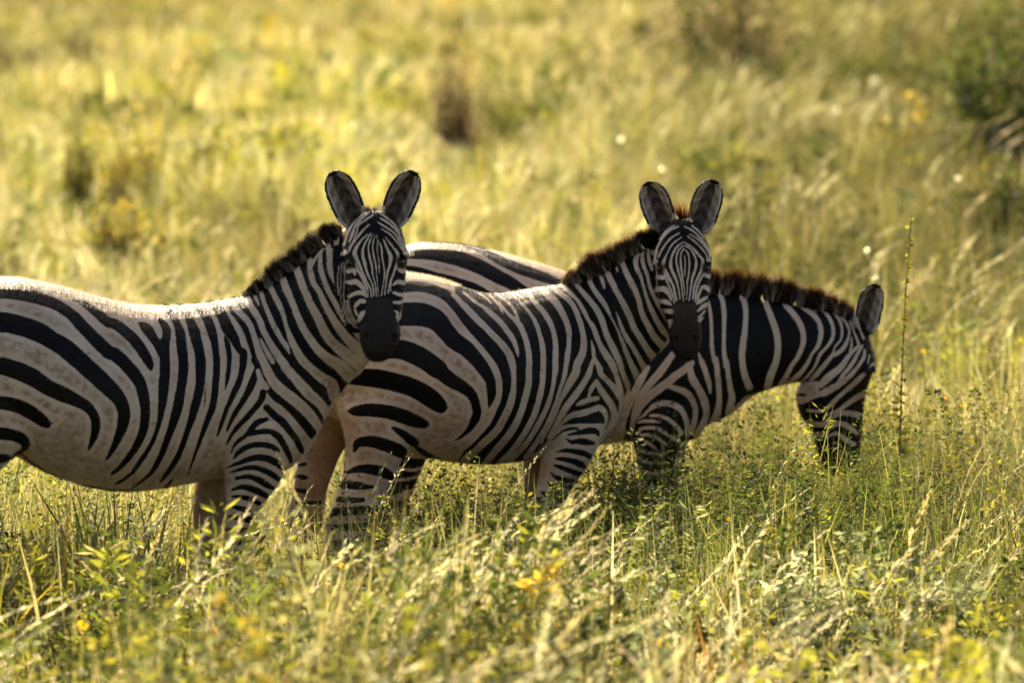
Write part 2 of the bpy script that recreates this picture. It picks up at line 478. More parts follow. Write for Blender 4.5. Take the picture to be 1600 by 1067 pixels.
BODY_B = parse('''
B B2 480,150 500,320 580,420 660,520 750,610 830,710 885,800 910,900 B3 1120,0 1145,100 1145,200 1130,300 1095,400 1050,500 1005,580 935,655 860,725 790,785 715,835 680,890 640,960 900,1100 1400,900 B5 215,645 300,600 340,560 400,470 460,400 480,398 790,395 800,440 850,400 905,345 960,270 1000,205 B6 480,1000 560,915 640,810 690,735 720,640 760,300 740,-100 400,-100 0,200 -300,280
b B2 -600,330,100 -300,190,95 0,152,95 70,150,95 200,150,85 320,180,85 420,230,90 500,320,85 580,420,90 660,520,90 750,610,100 830,710,100 885,800,90 910,900,80 B3 1145,100,98 1145,200,92 1130,300,90 1095,400,95 1050,500,90 1005,580,85 935,655,75 860,725,60 790,785,40 715,835,28 680,890,22 650,940,15
b B2 -600,600,170 -300,430,185 0,385,190 100,378,195 220,385,195 330,430,175 410,520,150 480,600,145 570,660,135 650,740,120 720,830,110 B3 965,80,112 985,170,100 985,260,85 970,330,48 960,375,16
b B2 -600,900,150 -250,690,155 0,670,160 120,700,170 230,755,165 340,835,160 B3 450,0,165 560,90,150 680,160,130 770,230,110 815,320,95 835,420,95 815,500,90 770,580,65 710,650,40 650,695,25 600,717,6
b B1 -200,130,100 100,112,115 240,125,115 400,140,130 540,170,130 660,210,130 760,270,130 830,325,105 858,350,44
b B1 200,368,18 250,365,70 340,358,92 450,367,95 560,395,100 650,430,95 720,452,65 745,460,32
b B1 500,478,14 540,500,42 600,540,60 640,570,70 668,585,40
b B1 240,640,25 262,590,60 320,575,75 400,585,85 480,610,90 560,645,90 590,672,36
b B1 195,790,22 260,768,50 350,768,70 440,790,75 510,825,50
b B1 150,875,50 240,880,60 320,890,40 385,890,12
b B1 110,975,36 200,985,44 300,980,30
b U 515,800,14 585,796,14
b U 505,825,12 575,822,12
b U 500,850,12 560,848,12
b U 500,880,10 560,878,10
b B3 170,750,40 260,830,56 350,880,45 450,920,38 560,950,28 700,965,18 850,970,12
w B2 470,215,36 560,305,50 640,390,55 740,490,50 850,600,55 930,700,60 965,800,60 B3 1215,0,55 1220,100,50 1215,200,60 1195,300,75 1160,400,75 1110,500,80 1060,590,80 990,670,80 900,750,80 820,830,70 740,900,90 700,950,80
w B2 700,300,20 760,350,40 850,430,45 930,530,45 980,610,40 1005,690,30 1012,735,8
w B2 560,200,20 640,265,22 700,310,22
w B2 780,225,20 860,310,22 885,380,8
w B2 680,205,14 740,240,16 790,290,10
w B4 0,280,18 80,380,25 150,440,45 200,530,45 230,620,45 250,740,50 247,860,50 B5 222,100,48 195,210,50 165,310,50 120,410,55 60,500,55 0,570,55 -60,640,50 -120,720,50
w B4 -20,210,14 80,285,20 130,350,25 155,420,30
w B4 60,190,15 95,205,15 180,280,20 240,350,25 300,440,35 335,540,35 360,640,45 368,750,45 365,860,48 B5 325,100,42 300,220,45 265,330,45 220,420,45 165,510,45 100,600,45 30,670,45 -30,740,45
w B4 130,195,12 190,240,18 235,285,8
w B4 170,140,30 240,195,35 300,280,40 370,360,45 420,440,45 455,530,40 470,640,45 468,750,50 468,850,45 B5 412,80,32 395,170,32 365,260,36 325,350,38 280,430,42 225,520,40 160,600,42 100,660,40 40,730,40
w B4 315,130,40 390,205,55 460,265,60 510,340,55 555,430,50 580,520,45 582,620,36 570,720,45 555,820,40 B5 500,10,36 480,80,30 450,170,25 420,260,25 385,350,28 345,430,30 300,510,35 250,590,40 200,650,40
w B4 410,110,32 490,190,40 570,250,45 630,330,40 665,420,45 690,500,45 705,600,50 695,700,60 650,800,65 B5 580,10,60 540,80,55 495,160,40 460,230,30 435,300,25 400,380,25 350,470,20 320,540,20
w B4 505,100,32 580,190,35 650,260,30 700,340,35 740,420,30 790,500,40 830,610,40 880,700,55 940,790,58 B5 880,10,40 905,90,40 925,170,45 935,240,50 925,310,50 890,380,50
w B4 620,100,32 700,200,40 770,280,45 830,370,50 870,470,50 900,560,50 950,660,55 1000,770,50 B5 935,10,35 965,80,40 990,160,42 1005,215,50
w B4 768,600,12 785,680,30 795,750,35 840,830,45 B5 770,20,40 830,80,40 880,140,45 915,200,42
w B4 788,745,28 760,830,40 B5 680,20,45 640,90,45 585,170,50 530,240,50 490,300,50 450,370,40 410,440,30 370,500,20
w B5 738,72,28 770,140,45 820,210,50 860,270,50 870,340,50 850,400,45 810,470,40
w B5 730,85,28 700,130,35 680,180,22
w B5 590,255,18 620,240,35 680,215,40 740,205,35 752,205,22
w B5 440,450,15 500,370,30 560,330,45 620,320,50 700,295,45 760,275,45 800,310,40 810,360,30 790,420,25 770,470,25
w B6 100,280,34 130,340,35 170,400,40 215,460,38 250,530,24 285,600,12 320,670,18 355,760,30 390,850,35 425,930,45 460,1000,52 480,1060,70
w B6 305,520,8 330,590,22 360,670,30 400,740,35 445,810,35 490,890,40 530,960,55
w B6 175,215,30 205,300,25 215,345,10
w B6 215,180,40 265,280,45 310,370,40 360,460,45 405,550,45 440,640,45 490,720,45 540,800,50 585,860,60 620,900,60
w B6 300,150,25 315,215,10
w B6 335,110,40 380,220,40 420,300,45 455,370,40 480,450,40 500,530,40 545,620,45 590,700,50 640,760,55 690,800,60
w B6 490,50,24 455,120,35 460,190,35 490,250,25 510,320,20 535,410,25 570,500,35 610,580,40 650,650,45 700,700,44
w B6 540,10,20 505,90,25 510,160,30 540,240,25 560,330,25 600,420,30 640,500,30 690,580,30
w B6 548,20,20 550,110,25 575,200,25
w B6 575,0,15 580,80,20
b B5 480,402,10 540,385,30 620,370,45 700,360,60 770,360,50 790,385,22
b B5 400,520,8 470,460,15 540,435,25 600,432,18
b B5 520,482,12 600,465,35 680,450,50 735,455,45 752,482,22
b B5 500,505,6 550,535,30 600,530,45 660,535,50 715,545,28
b B5 430,612,10 490,600,30 560,605,40 640,620,45 688,645,40
b B5 420,660,12 480,665,35 560,680,45 620,705,50 650,725,26
b B5 410,708,12 460,725,35 530,750,40 600,775,40 630,775,22
b B5 390,768,10 430,800,35 490,820,35 560,825,22
b B5 365,835,12 400,860,35 450,875,35 500,880,25 565,878,18
b B5 320,915,18 370,935,40 430,955,40 490,950,22
b B5 430,915,18 480,915,18
b B5 285,960,18 330,985,28 390,1000,20
b B5 275,1020,20 330,1040,26 400,1040,18
b U 832,806,9 868,808,9
b U 830,822,10 866,824,10
b U 830,838,9 862,840,9
b U 828,856,9 858,858,9
b U 828,876,9 856,878,9
''')

HEAD_B = parse('''
B U 1000,310 1140,310 1140,600 1000,600
w X 530,760,8 537,830,10 535,900,12 533,960,8
w X 520,705,14 497,760,14 497,850,14 510,950,14 525,1050,12 Y 410,310,10 415,365,7
w X 520,705,14 560,740,14 575,820,14 572,920,14 555,1020,14 Y 440,300,10 430,400,9
w X 520,672,10 470,730,14 455,820,16 475,920,18 500,1000,18 Y 390,330,12 405,420,10
w X 520,672,10 590,710,16 635,800,18 635,880,22 605,970,22 Y 472,290,16 455,410,12
w X 520,640,10 450,700,16 410,790,22 405,880,28 440,960,28 Y 352,278,18 370,400,12
w X 520,640,10 600,690,14 660,760,18 700,810,26 690,890,26 660,960,24 Y 505,280,18 488,400,13
w X 500,600,10 420,660,14 365,760,14 335,830,28 330,880,28 370,960,28 Y 305,270,22 325,340,16 340,410,12
w X 560,590,10 640,650,14 720,740,14 745,800,14
w X 480,560,14 400,610,16 330,700,16 290,780,16
w X 580,570,12 660,620,14 740,710,14 765,780,14
w X 470,500,14 400,530,18 330,600,18 280,690,16 250,760,18
w X 530,500,12 610,540,14 680,610,16 750,700,14 775,770,14
w X 430,490,12 360,540,14 300,620,10
w X 600,490,14 660,540,14 710,610,10
w X 430,430,16 410,440,10
w X 575,430,14 600,450,12
w X 275,720,18 255,800,22 250,845,14
w Y 205,90,22 240,140,22 280,210,20 310,290,18 325,380,12 330,420,9
w Y 225,170,8 250,240,13 285,310,15 310,400,13 315,440,9
w Y 165,195,40 215,200,40
w Y 130,310,45 165,310,45 230,310,55 270,360,30 290,410,16
w Y 140,420,35 180,420,35 240,425,45 285,450,22
w Y 190,510,36 225,510,40 295,515,45
w Y 260,610,30 290,600,30 275,650,40
w Y 600,170,35 640,190,40 680,190,40
w Y 570,290,25 610,290,40 645,320,40
w Y 580,180,15 545,250,18 520,330,20 510,420,14
w Y 570,300,25 540,370,25 530,430,16
w Y 530,440,25 590,400,35 620,380,18
w Y 535,510,25 580,470,40 620,450,40
w Y 545,570,25 600,510,18
w Y 545,600,30 575,580,30
w Y 147,60,9 155,160,7 162,300,6 178,420,6 200,510,6 230,570,6
w U 1021,411,5 1026,409,5
w U 1106,407,5 1112,408,5
''')  # closing pair of white strokes: brow highlights put into the colour

BODY_C = parse('''
b R8 210,118,16 300,108,16 430,112,22 560,128,34 660,150,46 750,190,60 850,245,76 950,290,84 1050,330,90 1150,365,90 1250,400,80 1340,430,60 1450,450,70
b R8 -250,230,60 0,202,64 100,200,75 250,200,90 400,215,110 540,245,130 660,290,125 760,340,120 850,390,115 950,440,105 1100,540,90
b R8 -250,330,50 80,315,42 180,330,50 300,370,55 420,400,60 540,440,70 650,480,75 800,570,80
b R8 -250,450,70 100,470,70 300,510,80 500,600,80 640,720,80
b R8 -250,600,70 0,610,70 200,670,80 400,800,80
b R8 -250,800,70 0,810,70 200,870,80 330,1000,80
b R8 1600,500,60 1500,760,60 1450,1100,60 1430,1500,50
b R8 1350,500,60 1280,760,60 1230,1100,60 1220,1500,50
b R8 1100,600,60 1050,860,60 1000,1200,60
B B1 560,672 660,690 760,684 740,760 640,900 480,960 470,760
w B1 540,760,20 640,775,22 720,752,16 780,730,20
w B1 520,845,22 600,840,24 680,818,16
b U 580,790,12 640,786,12
b U 575,810,12 630,806,12
b U 570,835,12 620,832,12
B U 985,440 985,560 1000,520 985,600 975,690 990,760 1100,760 1078,690 1100,684 1132,652 1165,618 1210,606 1243,597 1244,640 1270,700 1280,800 1420,800 1420,420 1100,380
w C0 485,180,50 430,260,60 370,340,65 290,430,60 230,510,55 195,580,50 165,680,45 150,780,40 140,850,30
w C0 280,290,40 220,390,60 165,500,60 110,610,70 60,720,90 30,800,90 20,870,120
w C0 640,250,60 590,300,60 520,350,65 450,410,70 380,460,70 310,510,70 260,560,65 220,620,45 190,690,30
w C0 632,290,40 650,380,65 700,460,60 740,540,65 765,620,60 765,690,50 740,760,60 700,860,80
w C0 470,450,40 540,470,50 600,500,55 650,560,50 675,640,45 670,720,45 650,790,45 615,860,30
w C0 190,720,8 240,690,20 290,640,30 340,605,45 410,585,45 480,595,50 550,635,50 590,700,45 605,770,40 600,840,28
w C0 200,745,20 250,735,28 320,735,28 380,745,15
w C0 300,690,20 370,690,25 450,720,30 510,770,35 560,830,35
w C0 210,800,25 280,790,30 350,795,30 420,830,30 450,860,18
w C0 220,850,25 290,850,30 360,880,30 430,930,30
w C0 250,900,20 300,930,30 345,960,20
w C0 470,860,25 520,890,30 560,920,18
w C0 200,970,24 280,1000,26 420,1010,24
w C0 220,1060,24 300,1085,26 420,1080,24
w C0 240,1150,24 320,1170,26 420,1160,24
w C1 60,805,16 95,900,42 C0 730,240,45 765,340,45 790,430,40 800,500,20
w C1 140,360,14 160,470,28 170,600,28 172,750,32 195,880,38 C0 845,220,42 860,340,45 870,450,45 875,560,45 860,660,60 825,760,75
w C1 240,170,36 235,290,45 260,370,40 275,470,38 275,570,34 272,700,30 275,800,35 290,920,38 C0 935,230,35 950,350,40 965,450,45 980,530,55 970,600,60 955,660,60
w C1 425,150,20 425,220,50 420,310,55 445,390,45 455,480,42 450,590,42 440,680,52 425,800,52 428,900,52 450,1000,55 485,1090,60
w C1 612,110,40 610,220,48 602,330,52 625,400,45 660,490,50 700,600,55 720,700,52 722,800,55 700,900,55 665,990,60 640,1085,60
w C1 775,230,30 768,340,45 790,410,45 850,480,48 905,560,48 935,650,45 930,740,40 890,840,40 840,910,35 800,990,40 745,1075,46
w C2 145,150,25 148,270,35 200,330,38 270,380,40 320,450,40 335,540,40 310,640,35 260,710,25 220,790,35 170,860,40 110,920,45 50,970,45
w C2 230,200,20 230,270,28 265,325,22 300,358,7
w C2 305,230,20 310,300,28 360,350,28 410,420,30 437,500,30 430,580,30 385,650,25 330,710,28 300,780,25 260,850,22 190,930,24
w C2 403,255,20 405,320,28 450,370,28 495,440,24 512,520,22 500,590,18 455,645,14 440,690,18 430,720,30 390,770,35 340,830,40 280,900,40 250,920,28
w C2 463,320,12 500,390,20 545,450,22 572,520,18 555,600,28 520,660,35 470,705,35 430,720,35
w C2 525,350,12 570,420,16 605,510,16 640,600,20 650,630,20
w C2 590,570,12 590,640,20 575,690,15
w C2 650,640,25 600,690,28 550,750,40 510,810,50 440,870,60 380,920,65 330,970,50
w C2 680,640,20 640,710,30 590,800,32 530,870,32 490,930,25 470,970,45 420,1000,60 350,1040,60
w C2 700,680,25 690,740,30 640,820,30 570,900,40 500,960,40 470,990,30
w C2 740,720,14 725,790,11
w C2 600,400,10 650,490,14 690,580,22
w C2 770,790,20 C3 800,130,30 740,190,45 670,250,40 600,310,35 530,380,40 470,430,35 400,440,30 330,430,25
w C3 790,300,50 730,330,45 660,380,40 590,430,30 520,460,20 460,490,18
w C3 750,470,50 680,455,45 600,460,38 540,490,30 480,540,35 420,550,45 330,530,40
w C3 740,620,30 690,580,40 620,545,45 560,550,35 510,590,25 470,640,25 390,630,40
w C3 720,710,36 650,680,38 590,630,35 540,630,26 490,660,18
w C3 600,720,18 560,700,14 540,710,12
W C3 236,190 425,190 428,330 375,372 270,384 240,300
b C3 230,300,30 295,300,26 320,304,14
b C3 250,400,40 320,390,44 400,362,60 470,345,60
''')

MUZZLE_A = parse('B Q 318,462 345,452 530,452 548,462 560,560 580,640 625,715 660,800 640,1100 240,1100 225,760 250,690 300,640 305,540')
MUZZLE_B = parse('B Y 303,460 350,437 430,432 500,437 522,452 530,560 545,640 575,720 640,1010 220,1010 255,720 298,600')
FAR_B = parse('''
b A6 660,830,24 690,822,30 705,820,20
b A6 650,905,30 690,915,38 712,915,20
b A6 640,1000,30 690,1010,40
b A6 640,1090,30 800,1090,30
b A6 620,1180,30 780,1180,30
''')
MUZZLE_C = parse('B C3 360,660 460,690 540,722 600,735 700,735 800,750 800,1000 360,1000')

# ------------------------------------------------------------------ zebra bodies
def spow(x, e):
    return np.sign(x) * np.abs(x) ** e


def tube(rings):
    """List of (k,3) rings -> closed quad/fan mesh (verts, faces)."""
    k = len(rings[0])
    V = np.vstack(list(rings) + [rings[0].mean(0)[None], rings[-1].mean(0)[None]])
    F = []
    for i in range(len(rings) - 1):
        for j in range(k):
            F.append((i * k + j, i * k + (j + 1) % k, (i + 1) * k + (j + 1) % k, (i + 1) * k + j))
    n = len(rings) * k
    for j in range(k):
        F.append((n, (j + 1) % k, j))
        F.append((n + 1, n - k + j, n - k + (j + 1) % k))
    return V, F


def ellipsoid(c, r, nu=14, nv=10):
    rings = []
    for i in range(1, nv):
        a = math.pi * i / nv
        t = np.linspace(0, 2 * math.pi, nu, endpoint=False)
        rings.append(np.stack([c[0] + r[0] * math.sin(a) * np.cos(t), c[1] + r[1] * math.sin(a) * np.sin(t), np.full(nu, c[2] + r[2] * math.cos(a))], 1))
    return tube(rings)


TH = np.linspace(0, 2 * math.pi, 36, endpoint=False)


class Zebra:
    def __init__(self, u0, y0, psi):
        self.O = np.array([(u0 - 800) / FPX * (20 + y0), y0, 0.0])
        self.O[2] = float(ground_h(self.O[0], self.O[1]))
        self.psi = psi
        self.f = np.array([math.cos(psi), math.sin(psi), 0]); self.s = np.array([-math.sin(psi), math.cos(psi), 0])
        self.M = np.stack([self.f, self.s, np.array([0, 0, 1.0])], 1)
        self.shapes = []

    def loc(self, u, v, lat=0.0):
        d = ray(u, v)
        t = (lat - (CAM - self.O) @ self.s) / (d @ self.s)
        return (CAM + d * t - self.O) @ self.M

    def atdepth(self, u, v, y):
        d = ray(u, v)
        t = (y - CAM[1]) / d[1]
        return (CAM + d * t - self.O) @ self.M

    def world(self, L):
        return L @ self.M.T + self.O

    def px(self, L):
        return to_px(self.world(L))

    def add(self, V, F, label, extra=None):
        self.shapes.append((V, F, label, extra if extra is not None else np.zeros((len(V), 3))))

    def loft(self, st, label, side_fixed=True, narrow=0.25, n=5):
        """Stations (uT,vT, uB,vB, lat, half width): traced upper and lower outline of a section through the body."""
        rows = []
        for uT, vT, uB, vB, lat, w in st:
            rows.append(np.concatenate([self.loc(uT, vT, lat), self.loc(uB, vB, lat), [w]]))
        C = catmull(rows, n)
        mid = (C[:, :3] + C[:, 3:6]) / 2
        tan = np.gradient(mid, axis=0)
        rings = []
        for i, c in enumerate(C):
            up = (c[:3] - c[3:6]) / 2
            if side_fixed: side = np.array([0, 1.0, 0])
            else:
                side = np.cross(up, tan[i]); side /= np.linalg.norm(side)
                if side[1] < 0: side = -side
            cs, sn = np.cos(TH), np.sin(TH)
            w = max(c[6], 0.01)
            x = w * spow(cs, 0.92) * (1 - narrow * np.clip(sn, 0, 1) ** 1.6)
            rings.append(mid[i] + up * spow(sn, 0.95)[:, None] + side * x[:, None])
        self.add(*tube(rings), label)

    def leg(self, st, lat, hy, label, fore=True):
        """Stations (v, uL, uR, half width) traced on the leg, then the hidden shank, fetlock and hoof down to the ground."""
        rows = []
        for v, uL, uR, w in st:
            a, b = self.loc(uL, v, lat), self.loc(uR, v, lat)
            rows.append([(a[0] + b[0]) / 2, lat, a[2], abs(b[0] - a[0]) / 2, w])
        x, z = rows[-1][0], rows[-1][2]
        dx = 0.0 if fore else -0.02
        zs = [(0.62, 0.026, 0.024, 0.3), (0.40, 0.026, 0.023, 0.6)]
        for fr, hx, hw, q in zs:
            rows.append([x + dx * q, lat, 0.13 + (z - 0.13) * fr, hx, hw])
        for zz, hx, hw, ox in ((0.13, 0.037, 0.033, 0.0), (0.09, 0.03, 0.028, 0.012), (0.055, 0.042, 0.038, 0.025), (0.0, 0.056, 0.05, 0.034), (-0.01, 0.05, 0.045, 0.034)):
            rows.append([x + dx + ox, lat, zz, hx, hw])
        C = catmull(rows, 4)
        rings = [np.stack([c[0] + c[3] * np.cos(TH), c[1] + c[4] * np.sin(TH), np.full(len(TH), c[2])], 1) for c in C]
        self.add(*tube(rings), label)

    def facing_head(self, secs, y0, tau, gam):
        """A head seen from the front: sections (v, uL, uR, front bulge, depth behind); y0 is the depth of the poll."""
        v0 = secs[0][0]
        self.outline = np.array([q[:3] for q in secs]); self.cheek_y = y0 + 0.06; self.cheek_w = 2 + 160 * max(0, gam - R(4))
        r = np.array([math.cos(gam), math.sin(gam), 0])
        n0 = np.array([math.sin(gam), -math.cos(gam), 0])
        rows = []
        for v, a, b, fr, bk in secs:
            y = y0 - math.tan(tau) * (v - v0) / FPX * (20 + y0)
            d = ray((a + b) / 2, v); c = CAM + d * ((y - CAM[1]) / d[1])
            rows.append(np.concatenate([c, [(b - a) / 2 / FPX * (20 + y), fr, bk]]))
        C = catmull(rows, 4)
        n = n0 * math.cos(tau) + np.array([0, 0, math.sin(tau)])
        cs, sn = np.cos(TH), np.sin(TH)
        rings = []
        for c in C:
            nn = np.where(sn > 0, c[4] * spow(np.clip(sn, 0, 1), 0.85), -c[5] * np.clip(-sn, 0, 1))
            x = c[3] * spow(cs, 0.85) * (1 - 0.18 * np.clip(-sn, 0, 1) ** 1.8)
            P = c[:3] + r * x[:, None] + n * nn[:, None]
            rings.append((P - self.O) @ self.M)
        self.add(*tube(rings), 'head')

    def ear(self, base, tip, width, y, lean, turn=0.0, cup=1.0):
        """Ear as a thick cupped leaf; base and tip in pixels, y depth of its base."""
        B = self.world(self.atdepth(*base, y)); T = self.world(self.atdepth(*tip, y + lean))
        a = T - B; Ln = np.linalg.norm(a); a /= Ln
        n = np.array([math.sin(turn), -math.cos(turn), 0.0]); n -= a * (n @ a); n /= np.linalg.norm(n)
        r = np.cross(a, n)
        W = width / FPX * (20 + y) / 2
        ns, nt = 26, 15
        top, bot, ex, ex2 = [], [], [], []
        for s in np.linspace(0, 1, ns):
            w = W * np.interp(s, [0, .1, .25, .45, .62, .78, .9, .97, 1], [.55, .70, .90, 1, 1, .90, .64, .36, .10])
            phi = R(np.interp(s, [0, .2, .45, 1], [150, 105, 72, 55]) * cup)
            Rr = w / math.sin(min(phi, math.pi / 2))
            for t in np.linspace(-1, 1, nt):
                rad = np.array([math.sin(phi * t), -math.cos(phi * t)])
                off = Rr * math.cos(phi)
                for th, lst, el, inn in ((0.0, top, ex, 1.0), (0.0105, bot, ex2, 0.0)):
                    q = rad * (Rr + th)
                    p = B + a * (s * Ln) + r * q[0] + n * (q[1] + off * 0.6)
                    lst.append((p - self.O) @ self.M)
                    el.append((1 + inn, s, t))
        V = np.array(top + bot); m = ns * nt
        F = []
        for i in range(ns - 1):
            for j in range(nt - 1):
                q = i * nt + j
                F.append((q, q + 1, q + nt + 1, q + nt)); F.append((m + q, m + q + nt, m + q + nt + 1, m + q + 1))
        for i in range(ns - 1):
            for j in (0, nt - 1):
                q = i * nt + j
                F.append((q, q + nt, m + q + nt, m + q) if j == 0 else (q, m + q, m + q + nt, q + nt))
        for j in range(nt - 1):
            F.append((j, m + j, m + j + 1, j + 1)); q = (ns - 1) * nt + j
            F.append((q, q + 1, m + q + 1, m + q))
        self.add(V, F, 'ear', np.array(ex + ex2))

    def body(self, label):
        bm = bmesh.new()
        labs, pts, exs = [], [], []
        for V, F, lab, ex in self.shapes:
            vs = [bm.verts.new(p) for p in V]
            fs = []
            for f in F:
                try: fs.append(bm.faces.new([vs[i] for i in f]))
                except ValueError: pass
            bmesh.ops.recalc_face_normals(bm, faces=fs)
            labs += [lab] * len(V); pts.append(V); exs.append(ex)
        me = bpy.data.meshes.new('tmp'); bm.to_mesh(me); bm.free()
        tmp = bpy.data.objects.new('tmp', me); COL.objects.link(tmp)
        md = tmp.modifiers.new('r', 'REMESH'); md.mode = 'VOXEL'; md.voxel_size = 0.0052; md.adaptivity = 0
        dg = bpy.context.evaluated_depsgraph_get()
        me2 = bpy.data.meshes.new_from_object(tmp.evaluated_get(dg))
        bpy.data.objects.remove(tmp)
        P = np.vstack(pts); E = np.vstack(exs); labs = np.array(labs)
        kd = kdtree.KDTree(len(P))
        for i, q in enumerate(P): kd.insert(q, i)
        kd.balance()

        def get(me):
            a = np.empty(len(me.vertices) * 3, np.float32); me.vertices.foreach_get('co', a)
            return a.reshape(-1, 3).astype(float)

        def near(V):
            return np.array([kd.find(q)[1] for q in V])

        def smooth(me, V, wgt, it):
            e = np.empty(len(me.edges) * 2, np.int32); me.edges.foreach_get('vertices', e); e = e.reshape(-1, 2)
            deg = np.bincount(e.ravel(), minlength=len(V)).clip(1)
            for _ in range(it):
                for lam in (0.6, -0.52):
                    A = np.empty_like(V)
                    for k in range(3):
                        A[:, k] = (np.bincount(e[:, 0], V[e[:, 1], k], len(V)) + np.bincount(e[:, 1], V[e[:, 0], k], len(V))) / deg
                    V = V + (A - V) * (lam * wgt)[:, None]
            return V
        V = get(me2); idx = near(V); lb = labs[idx]
        wgt = np.where((lb == 'ear'), 0.35, 1.0)
        V = smooth(me2, V, wgt, 22)
        me2.vertices.foreach_set('co', V.astype(np.float32).ravel())
        bm = bmesh.new(); bm.from_mesh(me2)
        ish = lb == 'head'
        es = [e for e in bm.edges if ish[e.verts[0].index] and ish[e.verts[1].index]]
        bmesh.ops.subdivide_edges(bm, edges=es, cuts=1, use_grid_fill=True)
        bm.to_mesh(me2); bm.free()
        V = get(me2); idx = near(V)
        self.me, self.V, self.lab, self.ex = me2, V, labs[idx], E[idx]
        me2.name = 'zebra'
        o = bpy.data.objects.new('zebra', me2); COL.objects.link(o)
        o.location = self.O; o.rotation_euler = (0, 0, self.psi)
        for pl in (me2.polygons,): pl.foreach_set('use_smooth', np.ones(len(pl), bool))
        me2.materials.clear(); me2.materials.append(M_COAT)
        tag(o, label, 'zebra', 'zebras standing in tall grass')
        self.obj = o
        return o

    def surface(self, u, v, r=3.0):
        """Point of the finished body seen at a pixel."""
        q = self.world(self.V); p = to_px(q)
        s = np.where(np.hypot(p[:, 0] - u, p[:, 1] - v) < r)[0]
        if not len(s): s = np.array([np.argmin(np.hypot(p[:, 0] - u, p[:, 1] - v))])
        return self.V[s[np.argmin(q[s, 1])]]

    def dent(self, u, v, r, depth):
        c = self.surface(u, v)
        d = np.linalg.norm(self.V - c, axis=1)
        cam_dir = (self.world(c) - CAM) @ self.M; cam_dir /= np.linalg.norm(cam_dir)
        k = np.exp(-(d / r) ** 2) * (d < 3 * r)
        self.V += k[:, None] * cam_dir * depth
        return c

    def paint(self, body, head, muzzle, muz_cols, dust_fn, eyes=(), far_marks=None, far_lat=0.12):
        V, lab = self.V, self.lab
        Vm = V.copy(); Vm[:, 1] = -np.abs(Vm[:, 1])
        pm, pr = self.px(Vm), self.px(V)
        sc = (20 + self.O[1]) / FPX
        f = stripe_field(pm, body)
        face = lab == 'head'
        if head is not None:                     # the cheeks, where head and neck run into each other
            O = self.outline; wy = self.world(V)[:, 1]
            face |= (lab == 'neck') & (wy < self.cheek_y) & (pr[:, 1] > O[2, 0]) & (pr[:, 1] < 520) & (pr[:, 0] > np.interp(pr[:, 1], O[:, 0], O[:, 1]) - self.cheek_w) & (pr[:, 0] < np.interp(pr[:, 1], O[:, 0], O[:, 2]) + 2)
            f[face] = stripe_field(pr[face], head)
        fl = lab == 'farleg'
        g = np.full(len(V), 14.0)
        if far_marks: g[fl] = stripe_field(pr[fl], far_marks)
        outer = fl & (V[:, 1] > far_lat + 0.025)
        g[outer] = (np.abs((pr[outer, 1] / 26.0) % 1 - 0.5) - 0.24) * 26
        f[fl] = g[fl]
        tone = np.zeros((len(V), 4), np.float32)
        hd = face if head is not None else (lab == 'head') | (lab == 'neck')
        m = stripe_field(pr[hd], muzzle)
        t = np.clip((pr[hd, 1] - muz_cols[2]) / (muz_cols[3] - muz_cols[2]), 0, 1)[:, None]
        tone[hd, :3] = np.array(muz_cols[0]) * (1 - t) + np.array(muz_cols[1]) * t
        al = np.clip(0.5 - m / 6.0, 0, 1)
        tone[hd, 3] = al
        er = lab == 'ear'
        inn, s, tt = self.ex[er, 0], self.ex[er, 1], np.abs(self.ex[er, 2])
        c = np.tile([0.42, 0.37, 0.33], (er.sum(), 1))
        isin = inn > 1.5
        streak = 0.5 + 0.5 * np.sin(s * 26 + tt * 9)
        ic = np.where((tt < 0.36)[:, None], np.array([0.075, 0.055, 0.042]) * (0.4 + streak[:, None]), np.where((tt < 0.82)[:, None], np.array([0.36, 0.285, 0.22]) * (0.65 + 0.7 * streak[:, None]), [0.62, 0.52, 0.43]))
        c[isin] = ic[isin]
        rim = ((tt > 0.93) & (s > 0.25)) | (s > 0.93)
        c[rim] = [0.012, 0.01, 0.009]
        back = (~isin) & (s > 0.55)
        c[back] = [0.016, 0.013, 0.011]
        tone[er, :3] = c
        tone[er, 3] = np.clip((s - 0.02) / 0.08, 0, 1)
        tone[fl & ~outer] = (0.17, 0.115, 0.075, 0.6)  # inner far legs darkened in colour for the shade between the bodies
        if far_marks: tone[fl & (f < 0), 3] = 0
        hoof = V[:, 2] < 0.055
        tone[hoof] = (0.03, 0.025, 0.02, 1)
        for u, v in eyes:
            cpt = self.surface(u, v)
            d = np.linalg.norm(V - cpt, axis=1)
            k = np.clip(1.6 - d / 0.019, 0, 1) * face if head is not None else np.clip(1.6 - d / 0.019, 0, 1)
            tone[:, :3] = tone[:, :3] * (1 - k[:, None]) + np.array([0.008, 0.006, 0.005]) * k[:, None]
            tone[:, 3] = np.maximum(tone[:, 3], k)
        dust = dust_fn(V, lab, pr)
        me = self.me
        me.vertices.foreach_set('co', V.astype(np.float32).ravel())
        a = me.attributes.new('stripe', 'FLOAT', 'POINT'); a.data.foreach_set('value', (f * sc).astype(np.float32))
        a = me.attributes.new('dust', 'FLOAT', 'POINT'); a.data.foreach_set('value', dust.astype(np.float32))
        a = me.attributes.new('tone', 'FLOAT_COLOR', 'POINT'); a.data.foreach_set('color', tone.ravel())
        me.update()

